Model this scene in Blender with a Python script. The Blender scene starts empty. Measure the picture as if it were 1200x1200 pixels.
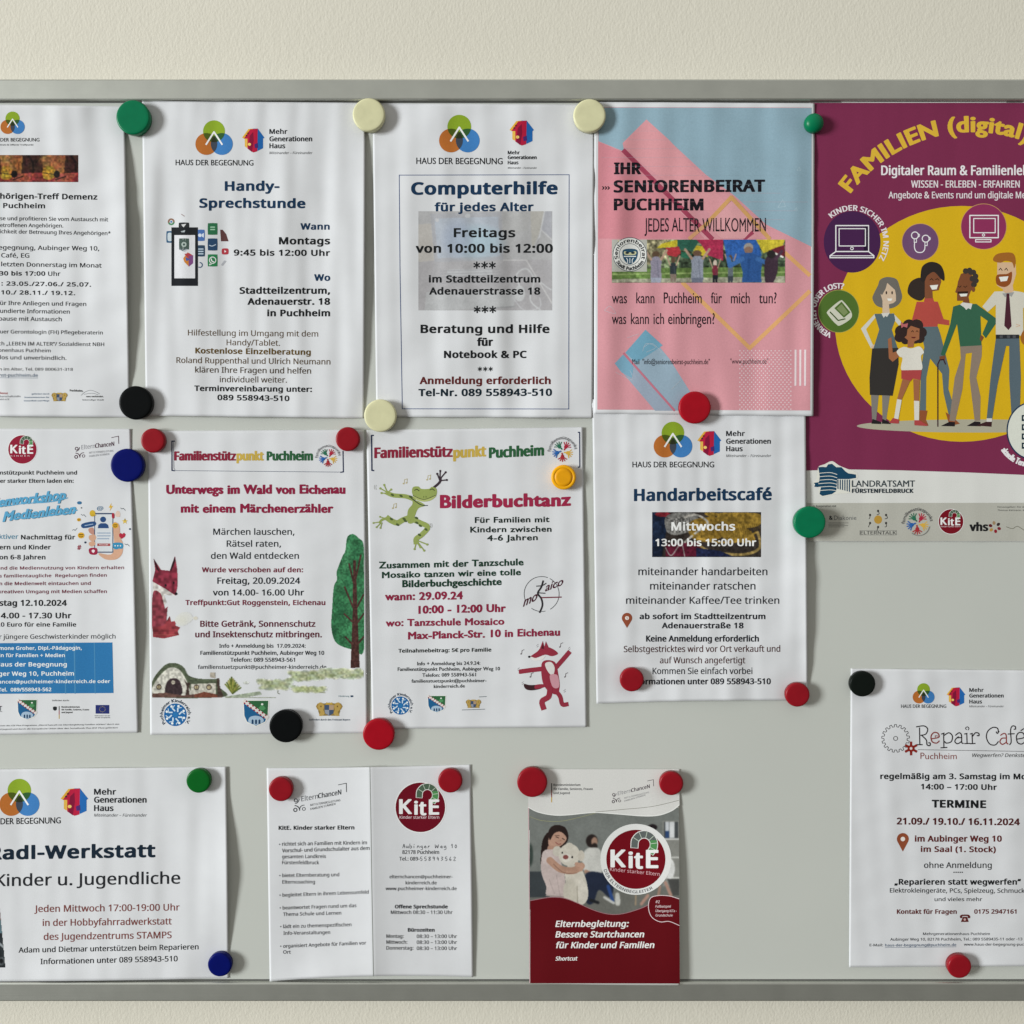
import bpy, bmesh, math, random
import numpy as np
from mathutils import Vector
from mathutils.geometry import tessellate_polygon

# ------------------------------------------------------------------ camera, world, lamp, exposure
SC = bpy.context.scene
COL = SC.collection
PITCH = math.radians(3.0)
DIST = 0.988
FWD = np.array([0, math.cos(PITCH), -math.sin(PITCH)])
UPV = np.array([0, math.sin(PITCH), math.cos(PITCH)])
CAM = -FWD * DIST
cd = bpy.data.cameras.new('camera'); cd.lens = 36; cd.sensor_width = 36
cd.clip_start = 0.01; cd.clip_end = 50
cam = bpy.data.objects.new('camera', cd); COL.objects.link(cam)
cam.location = CAM; cam.rotation_euler = (math.pi / 2 - PITCH, 0, 0)
SC.camera = cam

w = bpy.data.worlds.new('World'); SC.world = w; w.use_nodes = True
nt = w.node_tree; nt.nodes.clear()
wo = nt.nodes.new('ShaderNodeOutputWorld'); wb = nt.nodes.new('ShaderNodeBackground')
tc = nt.nodes.new('ShaderNodeTexCoord'); sx = nt.nodes.new('ShaderNodeSeparateXYZ')
mr = nt.nodes.new('ShaderNodeMapRange'); cr = nt.nodes.new('ShaderNodeValToRGB')
nt.links.new(tc.outputs['Generated'], sx.inputs[0]); nt.links.new(sx.outputs['Z'], mr.inputs[0])
mr.inputs[1].default_value = -0.7; mr.inputs[2].default_value = 0.7
nt.links.new(mr.outputs[0], cr.inputs[0])
cr.color_ramp.elements[0].color = (0.13, 0.115, 0.09, 1)     # room: floor tone below, pale ceiling above
cr.color_ramp.elements[0].color = (0.09, 0.08, 0.065, 1); _e = cr.color_ramp.elements.new(0.5); _e.color = (0.42, 0.41, 0.375, 1)
cr.color_ramp.elements[-1].color = (0.86, 0.85, 0.80, 1)
nt.links.new(cr.outputs[0], wb.inputs[0]); wb.inputs[1].default_value = 0.62
nt.links.new(wb.outputs[0], wo.inputs[0])

def area(name, loc, target, sx_, sz_, power, col):
    ld = bpy.data.lights.new(name, 'AREA'); ld.shape = 'RECTANGLE'; ld.size = sx_; ld.size_y = sz_
    ld.energy = power; ld.color = col
    o = bpy.data.objects.new(name, ld); COL.objects.link(o); o.location = loc
    o.rotation_euler = (Vector(target) - Vector(loc)).to_track_quat('-Z', 'Y').to_euler()
    return o
area('window_light', (-9.5, -5.4, 0.75), (0, 0, 0), 2.3, 3.4, 1290, (0.965, 1.0, 1.0))

SC.view_settings.view_transform = 'Standard'; SC.view_settings.look = 'None'
SC.view_settings.gamma = 1; SC.view_settings.exposure = 0.13
SC.render.resolution_x = SC.render.resolution_y = 1024

# ------------------------------------------------------------------ helpers
def unp(px, py, d=0.0):
    """photograph pixel (1200 grid) -> point on the plane d metres in front of the board face"""
    px = np.asarray(px, float); py = np.asarray(py, float); d = np.asarray(d, float)
    u = (px - 600) / 1200.0; v = (600 - py) / 1200.0
    rx = u + 0 * v; ry = FWD[1] + UPV[1] * v + 0 * u; rz = FWD[2] + UPV[2] * v + 0 * u
    t = (-d - CAM[1]) / ry
    return np.stack(np.broadcast_arrays(CAM[0] + rx * t, -d + 0 * t, CAM[2] + rz * t), -1)

def lin(c):
    c = np.asarray(c, float)
    return np.where(c <= 0.04045, c / 12.92, ((c + 0.055) / 1.055) ** 2.4)
def hexc(h):
    if isinstance(h, str):
        h = h.lstrip('#'); h = [int(h[i:i + 2], 16) / 255 for i in (0, 2, 4)]
    return np.array(h, float)
KA = 1.12
def alb(h): return np.clip(lin(hexc(h)) * KA, 0.004, 0.86)

def make_mat(name, base=(0.8, 0.8, 0.8), rough=0.5, metal=0.0, attr=False, spec=0.5, coat=0.0,
             bump=None, mottle=None):
    m = bpy.data.materials.new(name); m.use_nodes = True
    t = m.node_tree; p = t.nodes['Principled BSDF']
    p.inputs['Base Color'].default_value = (*base, 1); p.inputs['Roughness'].default_value = rough
    p.inputs['Metallic'].default_value = metal; p.inputs['Specular IOR Level'].default_value = spec
    p.inputs['Coat Weight'].default_value = coat; p.inputs['Coat Roughness'].default_value = 0.15
    g = t.nodes.new('ShaderNodeNewGeometry')
    src = None
    if attr:
        a = t.nodes.new('ShaderNodeAttribute'); a.attribute_name = 'Col'; src = a.outputs['Color']
    if mottle:
        sc, amt = mottle
        n = t.nodes.new('ShaderNodeTexNoise'); n.inputs['Scale'].default_value = sc; n.inputs['Detail'].default_value = 5
        t.links.new(g.outputs['Position'], n.inputs['Vector'])
        r = t.nodes.new('ShaderNodeMapRange'); r.inputs[1].default_value = 0.3; r.inputs[2].default_value = 0.7
        r.inputs[3].default_value = 1 - amt; r.inputs[4].default_value = 1 + amt
        t.links.new(n.outputs[0], r.inputs[0])
        mx = t.nodes.new('ShaderNodeVectorMath'); mx.operation = 'SCALE'
        if src: t.links.new(src, mx.inputs[0])
        else: mx.inputs[0].default_value = base
        t.links.new(r.outputs[0], mx.inputs['Scale']); src = mx.outputs[0]
    if src: t.links.new(src, p.inputs['Base Color'])
    if bump:
        prev = None
        for (sc, st, dist, stretch) in bump:
            mp = t.nodes.new('ShaderNodeMapping'); mp.inputs['Scale'].default_value = stretch[:3]
            if len(stretch) > 3: mp.inputs['Rotation'].default_value = (0, stretch[3], 0)
            t.links.new(g.outputs['Position'], mp.inputs[0])
            n = t.nodes.new('ShaderNodeTexNoise'); n.inputs['Scale'].default_value = sc; n.inputs['Detail'].default_value = 3
            t.links.new(mp.outputs[0], n.inputs['Vector'])
            b = t.nodes.new('ShaderNodeBump'); b.inputs['Strength'].default_value = st; b.inputs['Distance'].default_value = dist
            t.links.new(n.outputs[0], b.inputs['Height'])
            if prev: t.links.new(prev.outputs[0], b.inputs['Normal'])
            prev = b
        t.links.new(prev.outputs[0], p.inputs['Normal'])
    return m

M_PAPER = make_mat('copier_paper', (0.705, 0.712, 0.735), 0.75, spec=0.15, bump=[(1400, 0.25, 0.00006, (1, 1, 1))], mottle=(90, 0.012))
M_PRINT = make_mat('print_on_paper', rough=0.65, attr=True, spec=0.06, bump=[(1400, 0.2, 0.00006, (1, 1, 1))], mottle=(700, 0.05))
M_GLOSSP = make_mat('coated_paper', (0.74, 0.74, 0.71), 0.42, spec=0.4, mottle=(60, 0.01))
M_GLOSS = make_mat('print_on_coated_paper', rough=0.5, attr=True, spec=0.12, bump=[(900, 0.12, 0.00005, (1, 1, 1))], mottle=(800, 0.04))
M_WALL = make_mat('cream_wall_paint', (0.715, 0.68, 0.585), 0.75, spec=0.25,
                  bump=[(450, 0.42, 0.0008, (1.0, 1.0, 0.62, 0.6)), (150, 0.22, 0.001, (1, 1, 0.8))], mottle=(3.0, 0.02))
M_BOARD = make_mat('pale_grey_enamel', (0.555, 0.57, 0.53), 0.45, spec=0.35, bump=[(1300, 0.3, 0.00007, (1, 1, 1))], mottle=(5, 0.02))
M_ALU = make_mat('anodised_aluminium', (0.53, 0.54, 0.495), 0.44, metal=0.86, bump=[(900, 0.3, 0.00012, (0.02, 1, 1))], mottle=(40, 0.05))
M_DARK = make_mat('dark_gap_shade', (0.10, 0.10, 0.095), 0.6)  # shade of the gap along the frame lip, put in as a dark colour
M_CAP = make_mat('grey_plastic_corner', (0.30, 0.31, 0.30), 0.5)

def link_mesh(name, me, mat, parent=None, loc=(0, 0, 0)):
    o = bpy.data.objects.new(name, me); COL.objects.link(o)
    if mat: me.materials.append(mat)
    if parent: o.parent = parent
    o.location = loc
    return o
def tag(o, label=None, cat=None, group=None, kind=None):
    if label: o['label'] = label
    if cat: o['category'] = cat
    if group: o['group'] = group
    if kind: o['kind'] = kind
    return o
def empty(name, loc, label, cat, group=None):
    o = bpy.data.objects.new(name, None); o.empty_display_size = 0.02; COL.objects.link(o); o.location = loc
    return tag(o, label, cat, group)

def prism_x(x0, x1, prof):
    """extrude a (y,z) profile along x"""
    n = len(prof)
    v = [(x, y, z) for x in (x0, x1) for (y, z) in prof]
    f = [(i, (i + 1) % n, n + (i + 1) % n, n + i) for i in range(n)] + [tuple(range(n))[::-1], tuple(range(n, 2 * n))]
    me = bpy.data.meshes.new('profile'); me.from_pydata(v, [], f); me.update()
    bm = bmesh.new(); bm.from_mesh(me); bmesh.ops.recalc_face_normals(bm, faces=bm.faces); bm.to_mesh(me); bm.free()
    return me
def boxm(a, b, bev=0.0):
    bm = bmesh.new(); bmesh.ops.create_cube(bm, size=1)
    for v in bm.verts:
        v.co = Vector(((a[i] + b[i]) / 2 + v.co[i] * (b[i] - a[i]) for i in range(3)))
    if bev: bmesh.ops.bevel(bm, geom=bm.edges[:], offset=bev, segments=2, affect='EDGES')
    me = bpy.data.meshes.new('box'); bm.to_mesh(me); bm.free(); return me

# ------------------------------------------------------------------ setting: wall and magnetic board
WY = 0.016
me = bpy.data.meshes.new('wall')
me.from_pydata([(-2.2, WY, -1.3), (2.2, WY, -1.3), (2.2, WY, 1.5), (-2.2, WY, 1.5)], [], [(0, 1, 2, 3)])
tag(link_mesh('wall', me, M_WALL), kind='structure', label='cream painted wall with fine plaster relief behind the board')

FP = 0.005      # how far the frame stands proud of the board face
zt0 = float(unp(600, 92.5, FP)[2]); zt1 = float(unp(600, 117.3, FP)[2])
zb1 = float(unp(600, 1151.5, FP)[2]); zb0 = float(unp(600, 1173.8, FP)[2])
XL, XR = -0.86, 0.92
board = empty('magnetic_board', (0, WY, zb0), 'wide pale grey magnetic notice board with aluminium frame on the cream wall', 'notice board')
off = (0, -WY, -zb0)
link_mesh('panel', boxm((XL + 0.012, 0, zb0 + 0.008), (XR - 0.012, 0.009, zt0 - 0.008), 0.0), M_BOARD, board, off)
def rail(z_out, z_in, name, up):
    s = 1 if z_out > z_in else -1
    pts = [(WY - 0.001, z_out - s * 0.0006), (-FP + 0.0013, z_out), (-FP + 0.0003, z_out - s * 0.0006), (-FP, z_out - s * 0.0016),
           (-FP, z_in + s * 0.0018), (-FP + 0.0004, z_in + s * 0.0008), (-FP + 0.0012, z_in + s * 0.0002), (-0.0009, z_in),
           (-0.0009, z_in + s * 0.002), (0.010, z_in + s * 0.004), (WY - 0.001, z_in + s * 0.006)]
    return link_mesh(name, prism_x(XL + 0.02, XR - 0.02, pts), M_ALU, board, off)
rail(zt0, zt1, 'frame_rail', 1); rail(zb0, zb1, 'frame_rail', 0)
for z, s in ((zt1, 1), (zb1, -1)):      # dark strip standing in for the gap shadow between frame lip and enamel face
    link_mesh('gap_shade_strip', boxm((XL + 0.02, -0.0008, min(z - s * 0.0009, z + s * 0.003)), (XR - 0.02, -0.0001, max(z - s * 0.0009, z + s * 0.003))), M_DARK, board, off)
for xa, xb in ((XL, XL + 0.0199), (XR - 0.0199, XR)):
    link_mesh('frame_rail', boxm((xa, -FP, zb0 + 0.021), (xb, WY - 0.001, zt0 - 0.021), 0.001), M_ALU, board, off)
    for z0, z1 in ((zb0 - 0.001, zb0 + 0.0208), (zt0 - 0.0208, zt0 + 0.001)):
        link_mesh('corner_cap', boxm((xa - 0.0005, -FP - 0.001, z0), (xb + 0.0005, WY - 0.001, z1), 0.003), M_CAP, board, off)

# ------------------------------------------------------------------ fonts and lettering
import os
def load_font(fn):
    try:
        p = os.path.join(bpy.utils.system_resource('DATAFILES'), 'fonts', fn)
        return bpy.data.fonts.load(p) if os.path.exists(p) else None
    except Exception:
        return None
FONTS = {'B': None, 'N': load_font('NotoSansHebrew-Regular.woff2')}   # fonts that ship with Blender itself
REQ = []          # every line of lettering waits here, then all are evaluated together

def ribbon(V, E, d, dy=None):
    """quads of half-width d along the edges E of the 2-D points V"""
    a = V[E[:, 0]]; b = V[E[:, 1]]; t = b - a; L = np.linalg.norm(t, axis=1, keepdims=True); ok = L[:, 0] > 1e-6
    a, b, t, L = a[ok], b[ok], t[ok], L[ok]
    if dy is None: dy = d
    t = t / L; n = np.stack([-t[:, 1] * d, t[:, 0] * dy], 1); e = t * np.array([d, dy]) * 0.55
    q = np.stack([a - e - n, b + e - n, b + e + n, a - e + n], 1).reshape(-1, 2)
    k = np.arange(len(a)) * 4
    F = np.concatenate([np.stack([k, k + 1, k + 2], 1), np.stack([k, k + 2, k + 3], 1)])
    return q, F

def catmull(pts, closed=True, n=6):
    P = [np.array(p, float) for p in pts]; m = len(P); out = []
    rng = range(m if closed else m - 1)
    for i in rng:
        if closed: p0, p1, p2, p3 = P[(i - 1) % m], P[i], P[(i + 1) % m], P[(i + 2) % m]
        else: p0, p1, p2, p3 = P[max(i - 1, 0)], P[i], P[i + 1], P[min(i + 2, m - 1)]
        for k in range(n):
            t = k / n
            out.append(0.5 * ((2 * p1) + (-p0 + p2) * t + (2 * p0 - 5 * p1 + 4 * p2 - p3) * t * t + (-p0 + 3 * p1 - 3 * p2 + p3) * t ** 3))
    if not closed: out.append(P[-1])
    return [tuple(p) for p in out]

def vnoise(X, Y, sc, seed):
    r = np.random.RandomState(seed); G = r.rand(64, 64)
    x = X / sc; y = Y / sc; xi = np.floor(x).astype(int); yi = np.floor(y).astype(int)
    fx = x - xi; fy = y - yi; fx = fx * fx * (3 - 2 * fx); fy = fy * fy * (3 - 2 * fy)
    g = lambda a, b: G[a % 64, b % 64]
    return (g(xi, yi) * (1 - fx) + g(xi + 1, yi) * fx) * (1 - fy) + (g(xi, yi + 1) * (1 - fx) + g(xi + 1, yi + 1) * fx) * fy

class Ras:
    """small painted picture, later printed on a sheet as a fine grid of coloured points"""
    def __init__(s, x0, y0, x1, y1, nx, ny, col='808080'):
        s.box = (x0, y0, x1, y1); s.nx, s.ny = nx, ny
        s.X, s.Y = np.meshgrid(np.linspace(x0, x1, nx), np.linspace(y0, y1, ny))
        s.A = np.ones((ny, nx, 3)) * hexc(col)
        s.seed = 1
    def put(s, M, col, a=1.0):
        if callable(col): c = col(s.X, s.Y)
        else: c = hexc(col)
        M = (M * a)[..., None] if M.dtype != bool else (M.astype(float) * a)[..., None]
        s.A = s.A * (1 - M) + c * M
    def mask(s, pts):
        X, Y = s.X, s.Y; r = np.zeros(X.shape, bool); n = len(pts)
        for i in range(n):
            xa, ya = pts[i]; xb, yb = pts[(i + 1) % n]
            if ya == yb: continue
            c = ((ya > Y) != (yb > Y)) & (X < (xb - xa) * (Y - ya) / (yb - ya) + xa)
            r ^= c
        return r
    def poly(s, pts, col, a=1.0): s.put(s.mask(pts), col, a)
    def smooth(s, pts, col, a=1.0): s.put(s.mask(catmull(pts)), col, a)
    def ell(s, cx, cy, rx, ry, col, a=1.0, soft=0.0, clip=None):
        d = ((s.X - cx) / rx) ** 2 + ((s.Y - cy) / ry) ** 2
        m = np.clip((1 + soft - d) / (2 * soft), 0, 1) if soft else (d < 1).astype(float)
        s.put(m if clip is None else m * clip, col, a)
    def line(s, pts, wd, col, a=1.0):
        D = np.full(s.X.shape, 1e9)
        for (xa, ya), (xb, yb) in zip(pts[:-1], pts[1:]):
            dx, dy = xb - xa, yb - ya; t = np.clip(((s.X - xa) * dx + (s.Y - ya) * dy) / max(dx * dx + dy * dy, 1e-9), 0, 1)
            D = np.minimum(D, np.hypot(s.X - xa - t * dx, s.Y - ya - t * dy))
        s.put(np.clip((wd / 2 + 0.8 - D) / 1.6, 0, 1), col, a)
    def noise(s, amp, sc, mask=None, mono=True):
        s.seed += 7
        if mono: n = (vnoise(s.X, s.Y, sc, s.seed)[..., None] - 0.5) * 2 * amp
        else: n = np.stack([vnoise(s.X, s.Y, sc, s.seed + k) for k in (1, 2, 3)], -1) * 2 * amp - amp
        if mask is not None: n = n * mask[..., None]
        s.A = np.clip(s.A * (1 + n), 0, 1)
    def blur(s, k=1):
        for _ in range(k):
            P = np.pad(s.A, ((1, 1), (1, 1), (0, 0)), 'edge')
            s.A = (P[:-2, 1:-1] + P[2:, 1:-1] + P[1:-1, :-2] + P[1:-1, 2:] + 2 * s.A) / 6

INK0, INKS = 0.00008, 0.000024

RIP = 1.75
def refine(V, F, C, O, lim=4.6):
    """split long triangles so that print follows the curve of its sheet"""
    if F.shape[1] != 3: return V, F, C, O
    for _ in range(5):
        P = V[F]; e = np.linalg.norm(P - np.roll(P, -1, 1), axis=2).max(1); big = e > lim
        if not big.any(): break
        T = F[big]; n = len(V)
        E = np.sort(np.concatenate([T[:, [0, 1]], T[:, [1, 2]], T[:, [2, 0]]]), 1)
        u, inv = np.unique(E, axis=0, return_inverse=True); inv = inv.ravel()
        V = np.vstack([V, V[u].mean(1)]); C = np.vstack([C, C[u].mean(1)]); O = np.concatenate([O, O[u].mean(1)])
        m = len(T); ab, bc, ca = n + inv[:m], n + inv[m:2 * m], n + inv[2 * m:]
        F = np.concatenate([F[~big], np.stack([T[:, 0], ab, ca], 1), np.stack([ab, T[:, 1], bc], 1), np.stack([ca, bc, T[:, 2]], 1), np.stack([ab, bc, ca], 1)])
    return V, F, C, O
class Paper:
    ALL = []
    def __init__(s, name, label, cat, corners, base, bumps=(), ripple=(0.0, 1), pins=(), gloss=False, bows=(0, 0, 0, 0), group=None, fold=None, tint=None):
        s.name, s.label, s.cat, s.corners, s.base, s.bumps = name, label, cat, corners, base, bumps
        s.rip, s.pins, s.gloss, s.bows, s.group, s.fold = ripple, pins, gloss, bows, group, fold
        s.tx = (0.0, 0.0, 1.0); s.acc = {}; s.boxes = []; s.part = 'lettering'; s.tint = tint
        r = random.Random(ripple[1])
        s.waves = [(2 * math.pi / r.uniform(*lam), r.uniform(0, 6.28), r.uniform(-0.012, 0.012), r.uniform(0.004, 0.02), r.uniform(0, 6.28), a)
                   for lam, a in (((70, 110), 1.1), ((46, 64), 0.75), ((30, 42), 0.46), ((19, 26), 0.22), ((90, 160), 1.0))]
        s.cockle = [(2 * math.pi / r.uniform(38, 90) * r.choice((-1, 1)), 2 * math.pi / r.uniform(70, 170), r.uniform(0, 6.28), a) for a in (.62, .5, .4)]
        c = np.mean(corners, 0); s.loc = unp(c[0], c[1], base / 1000.0)
        Paper.ALL.append(s)
    def h(s, px, py):
        px = np.asarray(px, float); py = np.asarray(py, float)
        z = np.zeros(np.broadcast(px, py).shape)
        amp = s.rip[0] * RIP
        if amp:
            for k, ph, dr, kv, pv, a in s.waves:
                z = z + amp * a * (1 + np.sin(k * px + ph + dr * 4 * (py - 300) * 0.25 + 0.8 * np.sin(kv * py + pv))) * 0.5 * (0.75 + 0.25 * np.sin(kv * py * 1.7 + ph))
        if amp:
            for kx, ky, ph, a in s.cockle: z = z + amp * a * (1 + np.sin(kx * px + ky * py + ph) * np.sin(.4 * kx * px - 1.3 * ky * py + 2 * ph)) * .5
        for cx, cy, sx_, sy_, a in s.bumps:
            sx_, sy_ = max(sx_, 20), max(sy_, 26)
            z = z + a * np.exp(-((px - cx) / sx_) ** 2 - ((py - cy) / sy_) ** 2)
        for cx, cy, R in s.pins:
            z = z * (1 - np.exp(-(((px - cx) ** 2 + (py - cy) ** 2) / (R * R)) ** 1.0))
        if s.fold:
            fx0, fy0, fx1, fy1, a, wd = s.fold
            fx = fx0 + (fx1 - fx0) * (py - fy0) / (fy1 - fy0)
            z = z + a * np.exp(-np.abs(px - fx) / wd)
        return (s.base + np.maximum(z, 0)) / 1000.0
    # --- drawing, in the coordinates set by z()
    def z(s, ox=0.0, oy=0.0, sc=1.0): s.tx = (ox, oy, sc); return s
    def P(s, pts):
        a = np.asarray(pts, float).reshape(-1, 2)
        return a / s.tx[2] + np.array(s.tx[:2])
    def add(s, V, F, C, part=None, lev=None, rib=False):
        """V px coords (n,2), F triangle/quad index list (m,k), C (3,) or per-vertex (n,3) linear"""
        V = np.asarray(V, float)
        if lev is None: lev = s.level(V[:, 0].min(), V[:, 1].min(), V[:, 0].max(), V[:, 1].max())
        C = np.asarray(C, float)
        if C.ndim == 1: C = np.repeat(C[None], len(V), 0)
        s.acc.setdefault(part or s.part, []).append((V, np.asarray(F, int), C, INK0 + lev * INKS + (((np.arange(len(V)) // 4) * 5 % 9) * 1.1e-6 if rib else np.zeros(len(V)))))
    def level(s, x0, y0, x1, y1):
        """print layer: one above whatever it overlaps"""
        l = 0
        for a, b, c, d, k in s.boxes:
            if k > l and a < x1 and c > x0 and b < y1 and d > y0: l = k
        s.boxes.append((x0, y0, x1, y1, l + 1)); return l + 1
    def _fill(s, P, col, part=None):
        P = [tuple(p) for p in P]
        try: tris = tessellate_polygon([[Vector((x, y, 0)) for x, y in P]])
        except Exception: return
        A = np.array(P); span = A.max(0) - A.min(0)
        if max(span) < 9:
            s.add(A, tris, alb(col), part); return
        bm = bmesh.new(); vs = [bm.verts.new((x, y, 0)) for x, y in P]
        for t in tris:
            try: bm.faces.new([vs[i] for i in t])
            except ValueError: pass
        for ax, st in ((0, 3.0), (1, 4.5)):
            k = math.ceil(A[:, ax].min() / st)
            while k * st < A[:, ax].max():
                co = [0, 0, 0]; no = [0, 0, 0]; co[ax] = k * st; no[ax] = 1
                bmesh.ops.bisect_plane(bm, geom=bm.verts[:] + bm.edges[:] + bm.faces[:], plane_co=co, plane_no=no, dist=1e-5)
                k += 1
        bmesh.ops.triangulate(bm, faces=bm.faces[:])
        bm.verts.index_update()
        s.add([(v.co.x, v.co.y) for v in bm.verts], [[v.index for v in f.verts] for f in bm.faces], alb(col), part); bm.free()
    def poly(s, pts, col, part=None): s._fill(s.P(pts), col, part)
    def smooth(s, pts, col, part=None, n=5): s._fill(catmull(s.P(pts), True, n), col, part)
    def rect(s, x0, y0, x1, y1, col, part=None): s.poly([(x0, y0), (x1, y0), (x1, y1), (x0, y1)], col, part)
    def ell(s, cx, cy, rx, ry, col, part=None, n=28, rot=0):
        c, q = math.cos(rot), math.sin(rot); pts = []
        for i in range(n):
            a = 2 * math.pi * i / n; x, y = rx * math.cos(a), ry * math.sin(a); pts.append((cx + x * c - y * q, cy + x * q + y * c))
        s.poly(pts, col, part)
    def line(s, pts, wd, col, part=None, sm=False, closed=False):
        P = s.P(pts)
        if sm: P = np.array(catmull(P, closed, 5))
        if closed and not np.allclose(P[0], P[-1]): P = np.vstack([P, P[:1]])
        out = [P[0]]
        for a, b in zip(P[:-1], P[1:]):
            n = max(1, int(np.hypot(*(b - a)) / 6)); out += [a + (b - a) * k / n for k in range(1, n + 1)]
        P = np.array(out); E = np.stack([np.arange(len(P) - 1), np.arange(1, len(P))], 1)
        q, F = ribbon(P, E, wd / s.tx[2] / 2)
        if len(F): s.add(q, F, alb(col), part, rib=True)
    def ring(s, cx, cy, r, wd, col, part=None, a0=0, a1=360):
        n = 30; pts = [(cx + r * math.cos(math.radians(a0 + (a1 - a0) * i / n)), cy + r * math.sin(math.radians(a0 + (a1 - a0) * i / n))) for i in range(n + 1)]
        s.line(pts, wd, col, part)
    def ras(s, R, part=None, edge=None):
        ny, nx = R.ny, R.nx
        V = s.P(np.stack([R.X.ravel(), R.Y.ravel()], 1))
        i, j = np.meshgrid(np.arange(nx - 1), np.arange(ny - 1)); k = (j * nx + i).ravel()
        F = np.stack([k, k + nx, k + nx + 1, k + 1], 1)
        if edge is not None:
            m = edge.ravel(); F = F[m[F].all(1)]
        A_ = np.clip(R.A, 0, 1); A_ = A_ * .9 + A_.mean(-1, keepdims=True) * .1
        C = np.clip(lin(A_) * 0.97, 0.004, 0.86).reshape(-1, 3)
        s.add(V, F, C, part)
    def t(s, txt, x0, x1, y, h, col='1e2022', wt=0.045, f='N', part=None, y1=None, pre='', arc=None, shear=0.0, wob=0.0, stack=False):
        """one line of lettering: left x0, right x1, baseline y, cap height h; wt = added half stroke / cap height"""
        a = s.P([(x0, y)])[0]; b = s.P([(x1 if x1 is not None else x0, y if y1 is None else y1)])[0]
        hh = h / s.tx[2]; xa = min(a[0], b[0]) - (200 if pre else 0); xb = max(a[0], b[0])
        if arc:
            c = s.P([(arc[0], arc[1])])[0]; arc = (c[0], c[1], arc[2] / s.tx[2], arc[3], arc[4])
            th = np.radians(np.linspace(arc[3], arc[4], 9)); xx = c[0] + (arc[2] + hh / 2) * np.cos(th); yy = c[1] + (arc[2] + hh / 2) * np.sin(th)
            lv = s.level(xx.min() - hh, yy.min() - hh, xx.max() + hh, yy.max() + hh)
        else: lv = s.level(xa, min(a[1], b[1]) - hh * 1.1, xb, max(a[1], b[1]) + hh * .3)
        REQ.append(dict(p=s, txt=txt, pre=pre, a=a, b=b, nat=x1 is None, h=h / s.tx[2], col=col, wt=wt, f=f, part=part or s.part,
                        lev=lv, arc=arc, shear=shear, wob=wob))
    # --- finishing
    def build(s):
        root = empty(s.name, s.loc, s.label, s.cat, s.group)
        TL, TR, BR, BL = [np.array(c, float) for c in s.corners]
        nu = max(12, int(np.hypot(*(TR - TL)) / 2.5)); nv = max(12, int(np.hypot(*(BL - TL)) / 3.2))
        U, W = np.meshgrid(np.linspace(0, 1, nu + 1), np.linspace(0, 1, nv + 1))
        X = (TL[0] * (1 - U) + TR[0] * U) * (1 - W) + (BL[0] * (1 - U) + BR[0] * U) * W
        Y = (TL[1] * (1 - U) + TR[1] * U) * (1 - W) + (BL[1] * (1 - U) + BR[1] * U) * W
        bt, br, bb, bl = s.bows
        Y += bt * 4 * U * (1 - U) * (1 - W) + bb * 4 * U * (1 - U) * W
        X += br * 4 * W * (1 - W) * U + bl * 4 * W * (1 - W) * (1 - U)
        H = s.h(X, Y)
        Fv = unp(X, Y, H).reshape(-1, 3) - s.loc; Bv = Fv + np.array([0, 0.00013, 0])
        n = len(Fv); q = []
        idx = np.arange(n).reshape(nv + 1, nu + 1)
        a, b, c, d = idx[:-1, :-1].ravel(), idx[:-1, 1:].ravel(), idx[1:, 1:].ravel(), idx[1:, :-1].ravel()
        q = np.concatenate([np.stack([a, d, c, b], 1), np.stack([a, b, c, d], 1) + n])
        loop = np.concatenate([idx[0, :], idx[1:, -1], idx[-1, -2::-1], idx[-2:0:-1, 0]]); l2 = np.roll(loop, -1)
        skirt = np.stack([loop, l2, l2 + n, loop + n], 1)
        q = np.concatenate([q, skirt])
        me = bpy.data.meshes.new('sheet'); me.from_pydata(np.vstack([Fv, Bv]).tolist(), [], q.tolist())
        sm = np.ones(len(q), bool); sm[-len(skirt):] = False
        me.polygons.foreach_set('use_smooth', sm)
        me.update()
        m = M_GLOSSP if s.gloss else M_PAPER
        link_mesh('sheet', me, m, root)
        for part, L in s.acc.items():
            L = [refine(*l) for l in L]
            V = np.concatenate([l[0] for l in L]); off_ = np.concatenate([l[3] for l in L]); C = np.concatenate([l[2] for l in L])
            faces = []; base = 0
            for l in L: faces += (l[1] + base).tolist(); base += len(l[0])
            Hh = s.h(V[:, 0], V[:, 1]) + off_
            W3 = unp(V[:, 0], V[:, 1], Hh) - s.loc
            me = bpy.data.meshes.new(part.split('#')[0]); me.from_pydata(W3.tolist(), [], faces)
            me.update()
            # make every face look towards the room
            nrm = np.zeros(len(me.polygons) * 3); me.polygons.foreach_get('normal', nrm); nrm = nrm.reshape(-1, 3)
            if (nrm[:, 1] > 0).any():
                fl = [f if nrm[i, 1] <= 0 else f[::-1] for i, f in enumerate(faces)]
                me.clear_geometry(); me.from_pydata(W3.tolist(), [], fl); me.update()
            at = me.color_attributes.new('Col', 'FLOAT_COLOR', 'POINT')
            at.data.foreach_set('color', np.hstack([C, np.ones((len(C), 1))]).ravel())
            me.polygons.foreach_set('use_smooth', np.ones(len(me.polygons), bool))
            o = link_mesh(part.split('#')[0], me, M_GLOSS if s.gloss else M_PRINT, root)
            if part in ('print_scuffs', 'dot_pattern', 'music_notes'): o['kind'] = 'stuff'
        return root

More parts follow.
